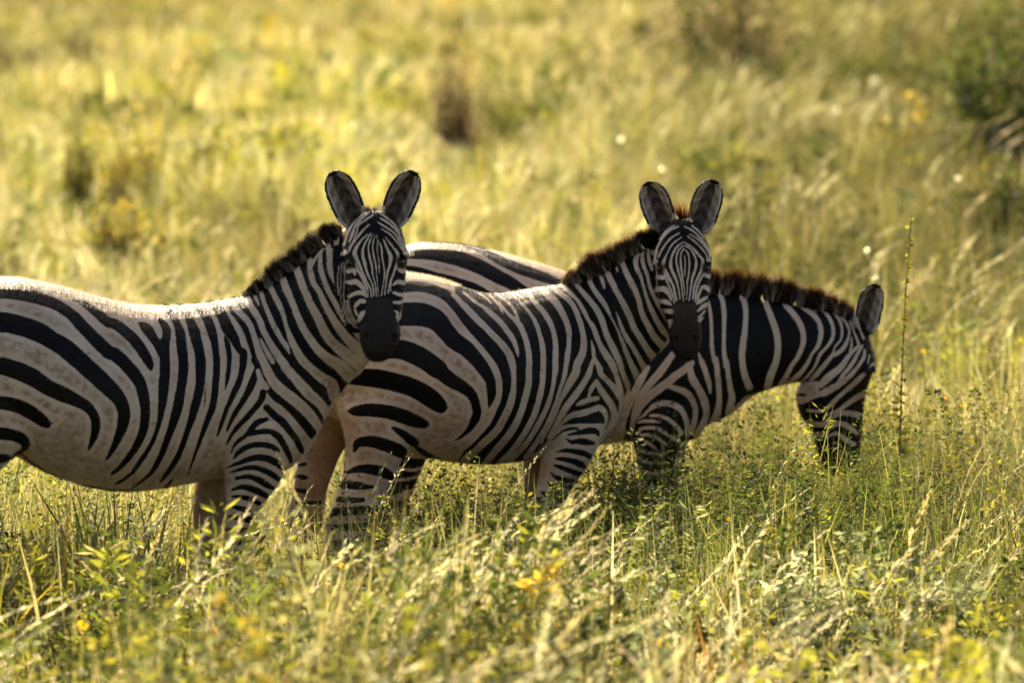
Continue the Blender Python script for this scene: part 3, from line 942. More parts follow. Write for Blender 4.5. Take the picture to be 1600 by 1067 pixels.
    def eye(self, u, v, r=0.019):
        c = self.surface(u, v)
        cam_dir = (self.world(c) - CAM) @ self.M; cam_dir /= np.linalg.norm(cam_dir)
        Vv, F = ellipsoid(c + cam_dir * r * 0.7, (r, r, r * 0.85), 18, 12)
        bm = bmesh.new(); vs = [bm.verts.new(q) for q in Vv]
        for q in F: bm.faces.new([vs[i] for i in q])
        bmesh.ops.recalc_face_normals(bm, faces=bm.faces)
        me = bpy.data.meshes.new('eye'); bm.to_mesh(me); bm.free()
        for pl in me.polygons: pl.use_smooth = True
        me.materials.append(M_EYE)
        o = bpy.data.objects.new('eye', me); COL.objects.link(o); o.parent = self.obj

    def mane(self, crest, strokes, n, tip, white=(0.42, 0.35, 0.29), name='mane', spread=0.0075, lean=0.0, tuft=0.02, sink=0.03):
        """crest rows (u, v, lat, hair length): upright hair that carries on the stripes of the neck."""
        rows = [np.concatenate([self.loc(u, v, lat), [h]]) for u, v, lat, h in crest]
        C = catmull(rows, 10)
        d = np.r_[0, np.cumsum(np.linalg.norm(np.diff(C[:, :3], axis=0), axis=1))]
        s = rng.random(n) * d[-1]
        pos = np.stack([np.interp(s, d, C[:, k]) for k in range(4)], 1)
        tan = np.stack([np.interp(s, d, np.gradient(C[:, k])) for k in range(3)], 1)
        tan /= np.linalg.norm(tan, axis=1)[:, None]
        up = np.stack([-tan[:, 2], np.zeros(n), tan[:, 0]], 1); up /= np.linalg.norm(up, axis=1)[:, None]
        sw = s / tuft + 0.35 * np.sin(s * 61) + 0.25 * np.sin(s * 137 + 1)
        cell = np.floor(sw - sw.min()).astype(int)
        fr = sw - sw.min() - cell - 0.5
        cr = np.random.default_rng(3).random((cell.max() + 2, 3))
        root = pos[:, :3] - up * sink
        root[:, 1] += rng.normal(0, spread, n)
        ln = pos[:, 3] * (0.88 + 0.24 * cr[cell, 0]) * (1 - 0.26 * np.abs(fr)) * rng.uniform(0.70, 1.08, n) * (0.9 + 0.2 * np.sin(s * 520)) + sink
        dirv = up + tan * (lean + 0.30 * (cr[cell, 1] - 0.5) - 0.5 * fr + rng.normal(0, 0.07, n))[:, None]
        dirv[:, 1] += rng.normal(0, 0.09, n)
        dirv /= np.linalg.norm(dirv, axis=1)[:, None]
        az = rng.random(n) * math.pi
        side = np.stack([np.cos(az), np.sin(az), np.zeros(n)], 1)
        w = rng.uniform(0.0012, 0.0024, n)[:, None]
        base = self.px(root - np.array([0, 0, 0.012]) - up * 0.012)
        f = stripe_field(base, strokes)
        k = np.clip(0.5 + f / 2.0, 0, 1)[:, None]
        rootc = np.array([0.012, 0.009, 0.007]) * (1 - k) + np.array(white) * k
        rows_v, cols = [], []
        for t, ww in ((0, 1.0), (0.45, 0.9), (0.8, 0.55), (1.0, 0.08)):
            c = root + dirv * (ln * t)[:, None] + tan * (0.02 * t * t * rng.normal(0, 0.5, n))[:, None]
            tt = np.clip((t - 0.5 - 0.2 * k) / (0.5 - 0.2 * k), 0, 1)
            col = rootc * (1 - tt) + np.array(tip) * tt
            for sg in (-1, 1):
                rows_v.append(c + side * w * ww * sg); cols.append(col)
        Vv = np.stack(rows_v, 1).reshape(-1, 3); cc = np.stack(cols, 1).reshape(-1, 3)
        q = np.array([[0, 1, 3, 2], [2, 3, 5, 4], [4, 5, 7, 6]])
        F = (q[None] + 8 * np.arange(n)[:, None, None]).reshape(-1, 4)
        return np_mesh(name, Vv, F, M_HAIR, self.obj, cc)

    def coat_hair(self, n, length=0.009):
        """The short hair of the coat, lying back along the body, that softens the outline and catches the sun."""
        me, V = self.me, self.V
        N_ = np.empty(len(V) * 3, np.float32); me.vertices.foreach_get('normal', N_); N_ = N_.reshape(-1, 3).astype(float)
        st = np.empty(len(V), np.float32); me.attributes['stripe'].data.foreach_get('value', st)
        tn = np.empty(len(V) * 4, np.float32); me.attributes['tone'].data.foreach_get('color', tn); tn = tn.reshape(-1, 4)
        wt = np.where(self.lab == 'head', .35, np.where(self.lab == 'ear', .9, 1.0)) * (V[:, 2] > .25)
        c = rng.choice(len(V), n, p=wt / wt.sum())
        P = V[c] + rng.normal(0, .002, (n, 3)); nn = N_[c]
        flow = np.where((self.lab[c] == 'head')[:, None], [0, 0, 1.0], np.where((self.lab[c] == 'ear')[:, None], [0, 0, .6], [-.8, 0, -.5]))
        dv = flow - nn * (flow * nn).sum(1)[:, None]
        dv = dv + nn * rng.uniform(.2, .6, n)[:, None] + rng.normal(0, .14, (n, 3)); dv /= np.linalg.norm(dv, axis=1)[:, None]
        ln = length * rng.uniform(.6, 1.3, n) * np.where(self.lab[c] == 'head', .6, np.where(self.lab[c] == 'ear', 1.1, 1.0))
        inn = (self.lab[c] == 'ear') & (self.ex[c, 0] > 1.5)
        ln = np.where(inn & (np.abs(self.ex[c, 2]) > .35) & (np.abs(self.ex[c, 2]) < .8) & (self.ex[c, 1] < .75), ln * 2.2, np.where(self.lab[c] == 'ear', ln * .5, ln))
        k = np.clip(.5 + st[c] / .002, 0, 1)[:, None]
        col = np.array([.007, .0055, .0045]) * (1 - k) + np.array([.56, .465, .375]) * k
        a = tn[c, 3:4]; col = col * (1 - a) + tn[c, :3] * a
        sd = np.cross(dv, rng.normal(0, 1, (n, 3))); sd /= np.linalg.norm(sd, axis=1)[:, None] + 1e-9
        w = .00055
        Vv = np.stack([P - nn * .001 - sd * w, P - nn * .001 + sd * w, P + dv * ln[:, None] + sd * w * .3, P + dv * ln[:, None] - sd * w * .3], 1).reshape(-1, 3)
        o = np_mesh('coat_hair', Vv, np.arange(4 * n).reshape(-1, 4), M_FUZZ, self.obj, np.repeat(col, 4, 0))
        tag(o, kind='stuff')

    def tail_tuft(self, base, n=500):
        rt = np.tile(base, (n, 1)) + rng.normal(0, 0.012, (n, 3))
        ln = rng.uniform(0.2, 0.38, n)
        dv = np.stack([rng.normal(-0.05, 0.08, n), rng.normal(0, 0.08, n), -np.ones(n)], 1)
        az = rng.random(n) * math.pi
        side = np.stack([np.cos(az), np.sin(az), np.zeros(n)], 1) * 0.002
        rows = []
        for t, w in ((0, 1), (.5, .9), (.8, .6), (1, .1)):
            for sg in (-1, 1): rows.append(rt + dv * (ln * t)[:, None] + side * w * sg)
        Vv = np.stack(rows, 1).reshape(-1, 3)
        q = np.array([[0, 1, 3, 2], [2, 3, 5, 4], [4, 5, 7, 6]])
        np_mesh('tail_tuft', Vv, (q[None] + 8 * np.arange(n)[:, None, None]).reshape(-1, 4), M_HAIR, self.obj, np.tile([0.015, 0.012, 0.01], (len(Vv), 1)))

    def tail(self, x, z, drop=0.5, sw=0.0):
        rows = [(x + 0.10, 0.0, z, 0.04), (x - 0.01, 0.0, z - 0.02, 0.034), (x - 0.05 - .4 * sw, 0, z - 0.12, 0.026), (x - 0.055 - .8 * sw, 0, z - 0.3, 0.02), (x - 0.045 - sw, 0, z - drop, 0.015)]
        C = catmull(rows, 4)
        rings = [np.stack([c[0] + c[3] * np.cos(TH), c[1] + c[3] * np.sin(TH), np.full(len(TH), c[2])], 1) if i > 5 else
                 np.stack([np.full(len(TH), c[0]) - 0.2 * c[3] * np.sin(TH), c[1] + c[3] * np.cos(TH), c[2] + c[3] * np.sin(TH)], 1) for i, c in enumerate(C)]
        self.add(*tube(rings), 'tail')
        self.tail_end = np.array([x - 0.045 - sw, 0, z - drop + 0.03])


def smoothstep(a, b, x):
    t = np.clip((x - a) / (b - a), 0, 1)
    return t * t * (3 - 2 * t)


def dusty(V, lab, pr, neck=0.5):
    d = 0.36 + 0.50 * smoothstep(1.0, 0.64, V[:, 2])
    d = np.where(lab == 'neck', 0.35 + neck * smoothstep(1.35, 1.0, V[:, 2]), d)
    d = np.where((lab == 'nearleg') & (V[:, 2] < 0.72), 0.75, d)
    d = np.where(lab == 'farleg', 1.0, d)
    d = np.where(lab == 'head', 0.12, d)
    return d


# ---- the nearest zebra, left
A = Zebra(230, -1.5, R(10))
A.loft([(-92, 495, -90, 600, 0, .08), (-78, 458, -80, 620, 0, .19), (-35, 437, -35, 660, 0, .255), (15, 432.5, 15, 702, 0, .285), (60, 439, 60, 731, 0, .295), (100, 448, 100, 748, 0, .31),
        (150, 462, 150, 762, 0, .33), (200, 473, 200, 767, 0, .335), (250, 477, 250, 762, 0, .33), (300, 475, 300, 753, 0, .305), (350, 468, 350, 744, 0, .265), (400, 459, 400, 739, 0, .235),
        (440, 448, 440, 736, 0, .215), (468, 445, 468, 716, 0, .19), (488, 450, 488, 688, 0, .165), (503, 475, 503, 655, 0, .13), (512, 520, 512, 628, 0, .07)], 'torso')
A.loft([(352, 472, 468, 715, 0, .20), (400, 458, 500, 664, 0, .17), (440, 434, 527, 620, -.03, .145), (480, 404, 549, 592, -.07, .125), (515, 377, 566, 578, -.11, .115), (540, 356, 588, 540, -.11, .095), (554, 348, 594, 470, -.11, .06)], 'neck', False, .3)
A.leg([(655, 350, 468, .09), (700, 350, 460, .088), (738, 352, 444, .082), (765, 353, 429, .07), (790, 355, 408, .056), (815, 353, 391, .05), (838, 351, 386, .048), (862, 350, 379, .038)], -.155, 0, 'nearleg')
A.leg([(690, 330, 410, .08), (750, 308, 376, .07), (775, 304, 364, .058), (800, 301, 352, .05), (830, 303, 343, .046), (860, 305, 334, .036)], .12, 0, 'farleg')
A.leg([(560, -85, 84, .09), (620, -90, 92, .10), (655, -94, 91, .095), (690, -96, 56, .085), (718, -96, 19, .07), (740, -94, -4, .058), (780, -98, -38, .046), (820, -112, -62, .042), (850, -112, -72, .034)], -.16, 0, 'nearleg', False)
A.leg([(620, -90, 60, .09), (690, -110, 30, .085), (740, -110, -22, .058), (780, -118, -60, .046), (820, -132, -84, .042), (850, -132, -94, .034)], .14, 0, 'farleg', False)
A.tail(A.loc(-92, 480)[0] + .03, A.loc(-92, 480)[2] + .02)
yA = -1.60
A.facing_head([(331, 568, 604, .02, .05), (341, 553, 614, .04, .08), (358, 543, 626, .055, .11), (378, 538, 632, .06, .13), (395, 537, 636.5, .06, .15), (410, 538, 636, .058, .165), (430, 540, 634, .055, .17),
               (455, 543, 632, .052, .16), (478, 549, 629, .05, .13), (497, 556, 626, .05, .10), (511, 561, 625, .052, .085), (528, 562, 625, .052, .07), (543, 566, 619, .045, .06), (555, 571, 612, .035, .05), (563, 581, 603, .015, .03)], yA, R(18), R(10))
for u in (542, 632):
    A.add(*ellipsoid(A.atdepth(u, 397.5, yA - .075), (.014, .024, .011)), 'head')
A.ear((557, 353), (517, 268), 45, yA + .03, .03, R(-12))
A.ear((609, 353), (649, 268), 45, yA + .03, .03, R(16))
A.body('nearest zebra, at the left, looking at us, its hindquarters cut off by the picture edge')
A.dent(570, 527, .012, .014); A.dent(617, 526, .012, .014)
A.paint(BODY_A, HEAD_A, MUZZLE_A, ((.034, .024, .018), (.016, .0125, .0105), 470, 530), dusty, ((545, 410), (629, 409)))
A.eye(545.5, 410, .016); A.eye(627.5, 409, .016)
A.mane([(385, 463, 0, .02), (400, 457, 0, .035), (420, 445, -.01, .05), (440, 434, -.03, .058), (460, 418, -.05, .066), (480, 403, -.07, .068), (500, 388, -.09, .066), (520, 373, -.115, .058), (532, 364, -.135, .05)], BODY_A, 15000, (.020, .012, .008))
A.mane([(574, 334, -.235, .03), (580, 331, -.24, .032), (587, 332, -.235, .02)], BODY_A, 260, (.05, .026, .015), name='forelock', tuft=.02)
A.tail_tuft(A.tail_end)
A.coat_hair(170000)

# ---- the middle zebra, looking at us
B = Zebra(710, 0.0, R(31))
B.loft([(452, 500, 452, 600, 0, .08), (464, 456, 464, 620, 0, .19), (500, 431, 500, 640, 0, .255), (560, 421, 560, 668, 0, .28), (600, 423, 600, 694, 0, .29), (640, 426, 640, 712, 0, .30),
        (680, 433, 680, 716, 0, .32), (720, 447, 720, 723, 0, .335), (760, 457, 760, 724, 0, .33), (800, 456, 800, 720, 0, .31), (840, 449, 840, 712, 0, .27), (880, 444, 880, 706, 0, .235),
        (910, 441, 908, 702, 0, .21), (933, 446, 930, 688, 0, .18), (948, 470, 945, 662, 0, .135), (956, 510, 954, 622, 0, .07)], 'torso')
B.loft([(848, 450, 930, 690, 0, .20), (893, 443, 958, 650, 0, .165), (933, 430, 978, 612, -.03, .135), (968, 411, 1000, 582, -.07, .12), (998, 393, 1022, 556, -.11, .11), (1025, 369, 1048, 520, -.11, .09), (1040, 356, 1060, 462, -.11, .058)], 'neck', False, .3)
B.leg([(560, 560, 705, .09), (600, 543, 705, .105), (634, 528, 698, .105), (660, 536, 674, .09), (682, 541, 655, .08), (705, 545, 636, .068), (730, 541, 621, .058), (757, 534, 611, .05), (787, 524, 597, .047), (825, 508, 575, .044), (855, 506, 556, .036)], -.155, 0, 'nearleg', False)
B.leg([(600, 480, 560, .09), (640, 482, 548, .085), (690, 474, 541, .07), (713, 468, 529, .06), (744, 463, 517, .05), (772, 458, 508, .045), (820, 446, 503, .042), (850, 446, 486, .034)], .14, 0, 'farleg', False)
B.leg([(640, 858, 952, .085), (680, 852, 938, .09), (714, 849, 922, .082), (735, 848, 911, .072), (752, 844, 899, .062), (774, 839, 884, .052), (797, 834, 872, .048), (822, 831, 866, .046), (846, 830, 858, .036)], -.15, 0, 'nearleg')
B.leg([(670, 822, 885, .075), (716, 822, 854, .06), (750, 823, 847, .05), (790, 824, 843, .045), (820, 822, 846, .044), (846, 823, 842, .034)], .12, 0, 'farleg')
B.tail(B.loc(452, 480)[0] + .03, B.loc(452, 480)[2] + .02, .45, .16)
yB = .24
B.facing_head([(343, 1053, 1080, .02, .05), (352, 1044, 1090, .04, .08), (366, 1034, 1098, .055, .11), (382, 1026, 1106, .06, .13), (398, 1022.5, 1111, .06, .15), (412, 1023, 1111.5, .058, .16), (430, 1025.5, 1110, .055, .16),
               (455, 1028, 1109, .052, .14), (475, 1034, 1106, .05, .12), (490, 1040, 1102, .05, .10), (503, 1045, 1096, .05, .085), (522, 1045, 1097, .05, .07), (538, 1048, 1095, .045, .06), (551, 1053, 1091, .035, .05), (563, 1063, 1082, .015, .03)], yB, R(16), R(1))
for u in (1027, 1107):
    B.add(*ellipsoid(B.atdepth(u, 408, yB - .07), (.013, .024, .010)), 'head')
B.ear((1041, 362), (1010, 284), 43, yB + .03, .03, R(-10))
B.ear((1090, 362), (1118, 281), 43, yB + .03, .03, R(10))
B.body('middle zebra, looking at us, with a rusty tuft of hair upright between its ears')
B.dent(1054, 530, .012, .014); B.dent(1088, 530, .012, .014)
B.paint(BODY_B, HEAD_B, MUZZLE_B, ((.060, .036, .023), (.020, .014, .0115), 470, 520), dusty, ((1029, 419), (1106, 418)), far_marks=FAR_B)
B.eye(1029, 419, .015); B.eye(1105, 418, .015)
B.mane([(885, 446, 0, .03), (900, 443, 0, .055), (923, 434, -.02, .078), (946, 423, -.045, .088), (968, 411, -.07, .088), (990, 399, -.1, .082), (1010, 383, -.13, .072), (1026, 369, -.155, .05)], BODY_B, 15000, (.075, .034, .015), lean=-.12)
B.mane([(1063, 346, -.225, .085), (1064, 345, -.225, .092), (1065.5, 346, -.225, .085)], BODY_B, 130, (.20, .06, .018), white=(.10, .035, .015), name='forelock', tuft=.05, spread=.002, lean=.12)
B.tail_tuft(B.tail_end)
B.coat_hair(170000)

# ---- the far zebra, grazing
C = Zebra(850, 1.3, R(8))
C.loft([(566, 480, 566, 560, 0, .08), (580, 432, 580, 590, 0, .19), (610, 395, 610, 640, 0, .255), (650, 380, 650, 678, 0, .285), (700, 379.5, 700, 702, 0, .305), (750, 387, 750, 708, 0, .32), (800, 399, 800, 708, 0, .33),
        (860, 417, 860, 703, 0, .32), (920, 437, 920, 696, 0, .30), (980, 447, 980, 689, 0, .26), (1030, 449, 1030, 686, 0, .22), (1068, 451, 1068, 687, 0, .195), (1094, 456, 1086, 685, 0, .165), (1114, 464, 1100, 668, 0, .125), (1126, 490, 1114, 640, 0, .07)], 'torso')
C.loft([(1058, 458, 1098, 666, 0, .165), (1106, 458, 1139, 648, 0, .152), (1150, 462, 1172, 620, 0, .135), (1190, 467, 1202, 607, 0, .12), (1225, 473, 1228, 600, 0, .112), (1265, 481, 1250, 597, -.01, .105), (1300, 489, 1275, 600, -.02, .10), (1330, 500, 1295, 600, -.03, .09)], 'neck', False, .3)
C.loft([(1334, 489, 1290, 580, -.03, .065), (1352, 510, 1262, 598, -.03, .09), (1361, 540, 1246, 606, -.03, .10), (1366, 570, 1246, 628, -.03, .104), (1357, 597, 1251, 648, -.03, .092), (1350, 627, 1262, 666, -.03, .075), (1347, 657, 1272, 690, -.03, .062),
        (1346, 690, 1281, 712, -.03, .058), (1342, 714, 1289, 730, -.03, .058), (1332, 734, 1298, 742, -.03, .045)], 'neck', False, .1)
C.leg([(560, 570, 700, .09), (620, 572, 706, .10), (670, 576, 690, .09), (700, 580, 676, .075), (722, 584, 664, .062), (745, 585, 654, .052), (775, 584, 642, .047), (805, 570, 626, .044), (835, 568, 608, .036)], -.15, 0, 'nearleg', False)
C.leg([(620, 560, 680, .09), (690, 556, 640, .075), (740, 560, 620, .05), (775, 556, 606, .045), (805, 544, 594, .042), (835, 544, 580, .034)], .14, 0, 'farleg', False)
C.leg([(630, 992, 1088, .085), (682, 989, 1070, .085), (708, 994, 1056, .07), (735, 999, 1049, .056), (765, 1003, 1043, .047), (792, 1001, 1042, .045), (815, 1003, 1034, .036)], -.15, 0, 'nearleg')
C.leg([(640, 1010, 1090, .08), (700, 1020, 1072, .06), (740, 1022, 1062, .05), (775, 1024, 1058, .044), (800, 1024, 1056, .042), (822, 1026, 1048, .034)], .12, 0, 'farleg')
C.tail(C.loc(566, 470)[0] + .03, C.loc(566, 470)[2] + .02)
yC = C.world(C.loc(1345, 505, -.09))[1]
C.add(*ellipsoid(C.loc(1359, 576, -.115), (.026, .018, .020)), 'neck')
C.ear((1350, 520), (1372, 444), 40, yC, .02, R(24))
C.ear((1347, 518), (1369, 447), 36, yC + .13, .03, R(24))
C.body('zebra behind the others with lowered head, grazing with its muzzle in the grass')
C.paint(BODY_C, None, MUZZLE_C, ((.02, .015, .012), (.01, .008, .007), 690, 720), lambda V, lab, pr: np.where(pr[:, 1] > 590, .8, .35) * np.where(lab == 'neck', 1, .8), ((1357, 582),))
C.eye(1356, 581, .016)
C.mane([(1062, 452, 0, .03), (1085, 454, 0, .07), (1110, 457, 0, .085), (1150, 461, 0, .10), (1190, 466, 0, .10), (1225, 472, -.005, .095), (1265, 480, -.015, .085), (1300, 488, -.02, .07), (1325, 494, -.03, .05), (1338, 500, -.03, .02)], BODY_C, 16000, (.075, .030, .011), tuft=.013)
C.tail_tuft(C.tail_end)
C.coat_hair(170000)

# ------------------------------------------------------------------ the field
def vnoise(x, y, scale, seed):
    """Smooth value noise 0..1 over the field."""
    g = np.random.default_rng(seed).random((64, 64))
    u, v = x / scale + 1000.3, y / scale + 1000.7
    i, j = np.floor(u).astype(int), np.floor(v).astype(int)
    a, b = u - i, v - j
    a, b = a * a * (3 - 2 * a), b * b * (3 - 2 * b)
    G = lambda p, q: g[p % 64, q % 64]
    return (G(i, j) * (1 - a) + G(i + 1, j) * a) * (1 - b) + (G(i, j + 1) * (1 - a) + G(i + 1, j + 1) * a) * b


def fbm(x, y, scale, seed):
    return (vnoise(x, y, scale, seed) * 0.55 + vnoise(x, y, scale * 0.45, seed + 1) * 0.3 + vnoise(x, y, scale * 0.2, seed + 2) * 0.15)


gx = np.concatenate([np.linspace(-160, -14, 30), np.linspace(-13, 13, 53), np.linspace(14, 160, 30)])
gy = np.concatenate([np.linspace(-60, -14, 16), np.linspace(-13, 40, 107), np.linspace(42, 420, 90)])
GX, GY = np.meshgrid(gx, gy)
GV = np.stack([GX.ravel(), GY.ravel(), ground_h(GX, GY).ravel()], 1)
nx, ny = len(gx), len(gy)
ii = (np.arange(ny - 1)[:, None] * nx + np.arange(nx - 1)[None]).ravel()
tag(np_mesh('ground', GV, np.stack([ii, ii + 1, ii + nx + 1, ii + nx], 1), M_SOIL, smooth=True), kind='structure')


def scatter(d0, d1, per_m2, wide=1.3, pad=0.5, seed=0):
    """Random points of the field between two distances from the camera, in the widening strip the lens can see."""
    r = np.random.default_rng(seed)
    hw = lambda d: 0.096 * d * wide + pad
    area = (hw(d0) + hw(d1)) * (d1 - d0)
    n = int(area * per_m2)
    d = d0 + (d1 - d0) * r.random(int(n * 1.6))
    keep = r.random(len(d)) < hw(d) / hw(d1)
    d = d[keep][:n]
    x = (r.random(len(d)) * 2 - 1) * hw(d)
    return x, d - 20.0


PAL = {k: np.array(v) for k, v in dict(
    green=(.070, .092, .020), lime=(.225, .218, .036), olive=(.115, .105, .034), straw=(.40, .34, .185), pale=(.56, .51, .385), dark=(.035, .05, .012), gold=(.36, .25, .04), rust=(.19, .09, .03), sage=(.19, .21, .125), umber=(.21, .155, .105)).items()}


def pick(names, weights, n, r):
    w = np.array(weights, float)
    if w.ndim == 1: w = np.tile(w, (n, 1))
    w = w / w.sum(1, keepdims=True)
    k = (w.cumsum(1) < r.random(n)[:, None]).sum(1).clip(0, len(names) - 1)
    c = np.array([PAL[q] for q in names])[k]
    return c * r.uniform(0.72, 1.28, (n, 1)) * r.uniform(0.94, 1.06, (n, 3))


def blades(x, y, h, w, bend, col, tipcol, r, az0=None):
    n = len(x)
    z = ground_h(x, y)
    az = r.random(n) * 2 * math.pi if az0 is None else az0
    wa = r.random(n) * math.pi
    dv = np.stack([np.cos(az), np.sin(az), np.zeros(n)], 1)
    sd = np.stack([np.cos(wa), np.sin(wa), np.zeros(n)], 1) * w[:, None] * 0.5
    b = np.stack([x, y, z - 0.02], 1)
    V, Cc = [], []
    for t, ww in ((0, .8), (.4, 1.0), (.75, .7), (1, .08)):
        c = b + np.array([0, 0, 1.0]) * (h * t * (1 - 0.35 * bend * t))[:, None] + dv * (h * bend * t * (0.45 + 0.55 * t))[:, None]
        cc = col * (1 - t) + tipcol * t
        for sg in (-1, 1):
            V.append(c + sd * sg * ww); Cc.append(cc)
    V = np.stack(V, 1).reshape(-1, 3); Cc = np.stack(Cc, 1).reshape(-1, 3)
    q = np.array([[0, 1, 3, 2], [2, 3, 5, 4], [4, 5, 7, 6]])
    return V, (q[None] + 8 * np.arange(n)[:, None, None]).reshape(-1, 4), Cc


def leaves(P, ln, wd, dirs, col, r):
    """Leaf-shaped quads at P pointing along dirs."""
    n = len(P)
    rv = r.normal(0, 1, (n, 3))
    sd = np.cross(dirs, rv); sd /= np.linalg.norm(sd, axis=1)[:, None] + 1e-9
    V = np.stack([P, P + dirs * (ln * 0.5)[:, None] + sd * (wd * .5)[:, None], P + dirs * ln[:, None], P + dirs * (ln * 0.5)[:, None] - sd * (wd * .5)[:, None]], 1).reshape(-1, 3)
    return V, np.arange(4 * n).reshape(-1, 4), np.repeat(col, 4, 0)


def join(parts):
    V, F, Cc, o = [], [], [], 0
    for v, f, c in parts:
        V.append(v); F.append(f + o); Cc.append(c); o += len(v)
    return np.vstack(V), np.vstack(F), np.vstack(Cc)


def clump(x, y):
    """0..1: where the growth stands in thick clumps and where it opens."""
    f = smoothstep(8, 50, y)
    return smoothstep(.30, .70, .6 * vnoise(x, y, .42 + 1.3 * f, 61) + .4 * vnoise(x, y, .95 + 2.5 * f, 62))


def canopy(x, y):
    """Height of the growth over the field."""
    h = 0.30 + 0.38 * clump(x, y) + 0.10 * smoothstep(-0.6, 1.6, x) * smoothstep(-3, 0, y) + 0.05 * smoothstep(-2.4, -4.5, y)
    h = h - 0.12 * smoothstep(.5, .1, np.abs(x - 0.10)) * smoothstep(-1.3, -.5, y) * (y < .3)
    h = h + 0.20 * smoothstep(.25, .5, x) * smoothstep(.1, .45, y) * smoothstep(1.5, 1.15, y) * (1 - .75 * smoothstep(.95, 1.15, x))
    h = h * (1 - .30 * smoothstep(.34, .18, np.abs(x - 1.27)) * smoothstep(-.2, .2, y) * smoothstep(1.5, 1.2, y))
    h = h + 0.08 * smoothstep(.2, .6, x) * smoothstep(-2.4, -1.0, y) * smoothstep(.6, .2, y)
    h = h + 0.10 * smoothstep(.8, .1, np.abs(x + 0.35)) * smoothstep(-1.5, -2.6, y)
    h = h + 0.22 * smoothstep(.01, .07, x / (y + 20.0)) * smoothstep(6, 16, y)
    h = h * (1 - .34 * smoothstep(.34, .14, np.abs(x + .92)) * smoothstep(-3.1, -2.5, y) * (y < -1.3))
    return h * (1 + 0.35 * smoothstep(15, 80, y))


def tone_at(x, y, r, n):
    """Light and dark patches of the vegetation (fresh, dry, dense kinds), with painted shade up front."""
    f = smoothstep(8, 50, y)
    # duller, darker-leaved kinds: towards the right of the far field and high up the slope; the last term paints shade on the near growth
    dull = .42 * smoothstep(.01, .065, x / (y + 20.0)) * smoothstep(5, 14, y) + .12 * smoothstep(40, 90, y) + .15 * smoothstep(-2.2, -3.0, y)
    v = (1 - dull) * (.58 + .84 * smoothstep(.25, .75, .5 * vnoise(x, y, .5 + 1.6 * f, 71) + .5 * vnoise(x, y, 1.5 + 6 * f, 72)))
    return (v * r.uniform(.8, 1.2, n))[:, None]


def mix_of(x, y, far):
    """How much of each kind grows at a place: green on the right, straw and gold far off, lime on the left."""
    side = x / (y + 20.0)
    rightish = smoothstep(.005, .07, side) * smoothstep(2, 12, y)
    a = vnoise(x, y, .55 + 1.8 * far, 81); b = vnoise(x, y, .8 + 3.0 * far, 82); c = vnoise(x, y, 3 + 9 * far, 83)
    top = smoothstep(35, 90, y)
    herb_shade = smoothstep(1.25, .75, np.abs(x - .5)) * smoothstep(-2.3, -1.7, y) * smoothstep(1.2, .7, y)  # leafy herbs, coloured dark to deepen the shade under the zebras
    green = .50 + 2.5 * herb_shade + 2.3 * smoothstep(.52, .75, a) + 1.7 * rightish
    lime = (1 - .75 * herb_shade) * (.75 + 2.6 * smoothstep(.5, .74, b) * (1 - .5 * top) + .8 * smoothstep(-.01, -.06, side) * smoothstep(0, -2, y))
    olive = .7 + .7 * top + 1.3 * rightish
    straw = (.25 + 2.2 * smoothstep(.45, .70, c) + .6 * top + .1 * far) * (1 - .8 * herb_shade)
    pale = (1 - .7 * herb_shade) * (.12 + 1.8 * smoothstep(.52, .75, 1 - a) * (1 - .6 * rightish) * (1 - .6 * top))
    gold = .05 + .05 * far + .7 * top * smoothstep(.35, .7, b) + .12 * smoothstep(.6, .8, c)
    mid = smoothstep(4, 12, y) * smoothstep(60, 34, y) * smoothstep(.045, .0, side)
    pale = pale + .55 * mid * (.4 + .9 * smoothstep(.35, .65, b)); straw = straw + .25 * mid; lime = lime + .5 * mid
    dk = .15 + 4.5 * herb_shade + .5 * rightish + .5 * smoothstep(.6, .8, a)
    sage = .25 + 1.2 * smoothstep(.55, .75, 1 - b) * (1 - top)
    return np.stack([green, lime, olive, straw, pale, gold, sage, dk], 1)


KINDS = ['green', 'lime', 'olive', 'straw', 'pale', 'gold', 'sage', 'dark']
grass, weeds, seeds = [], [], []
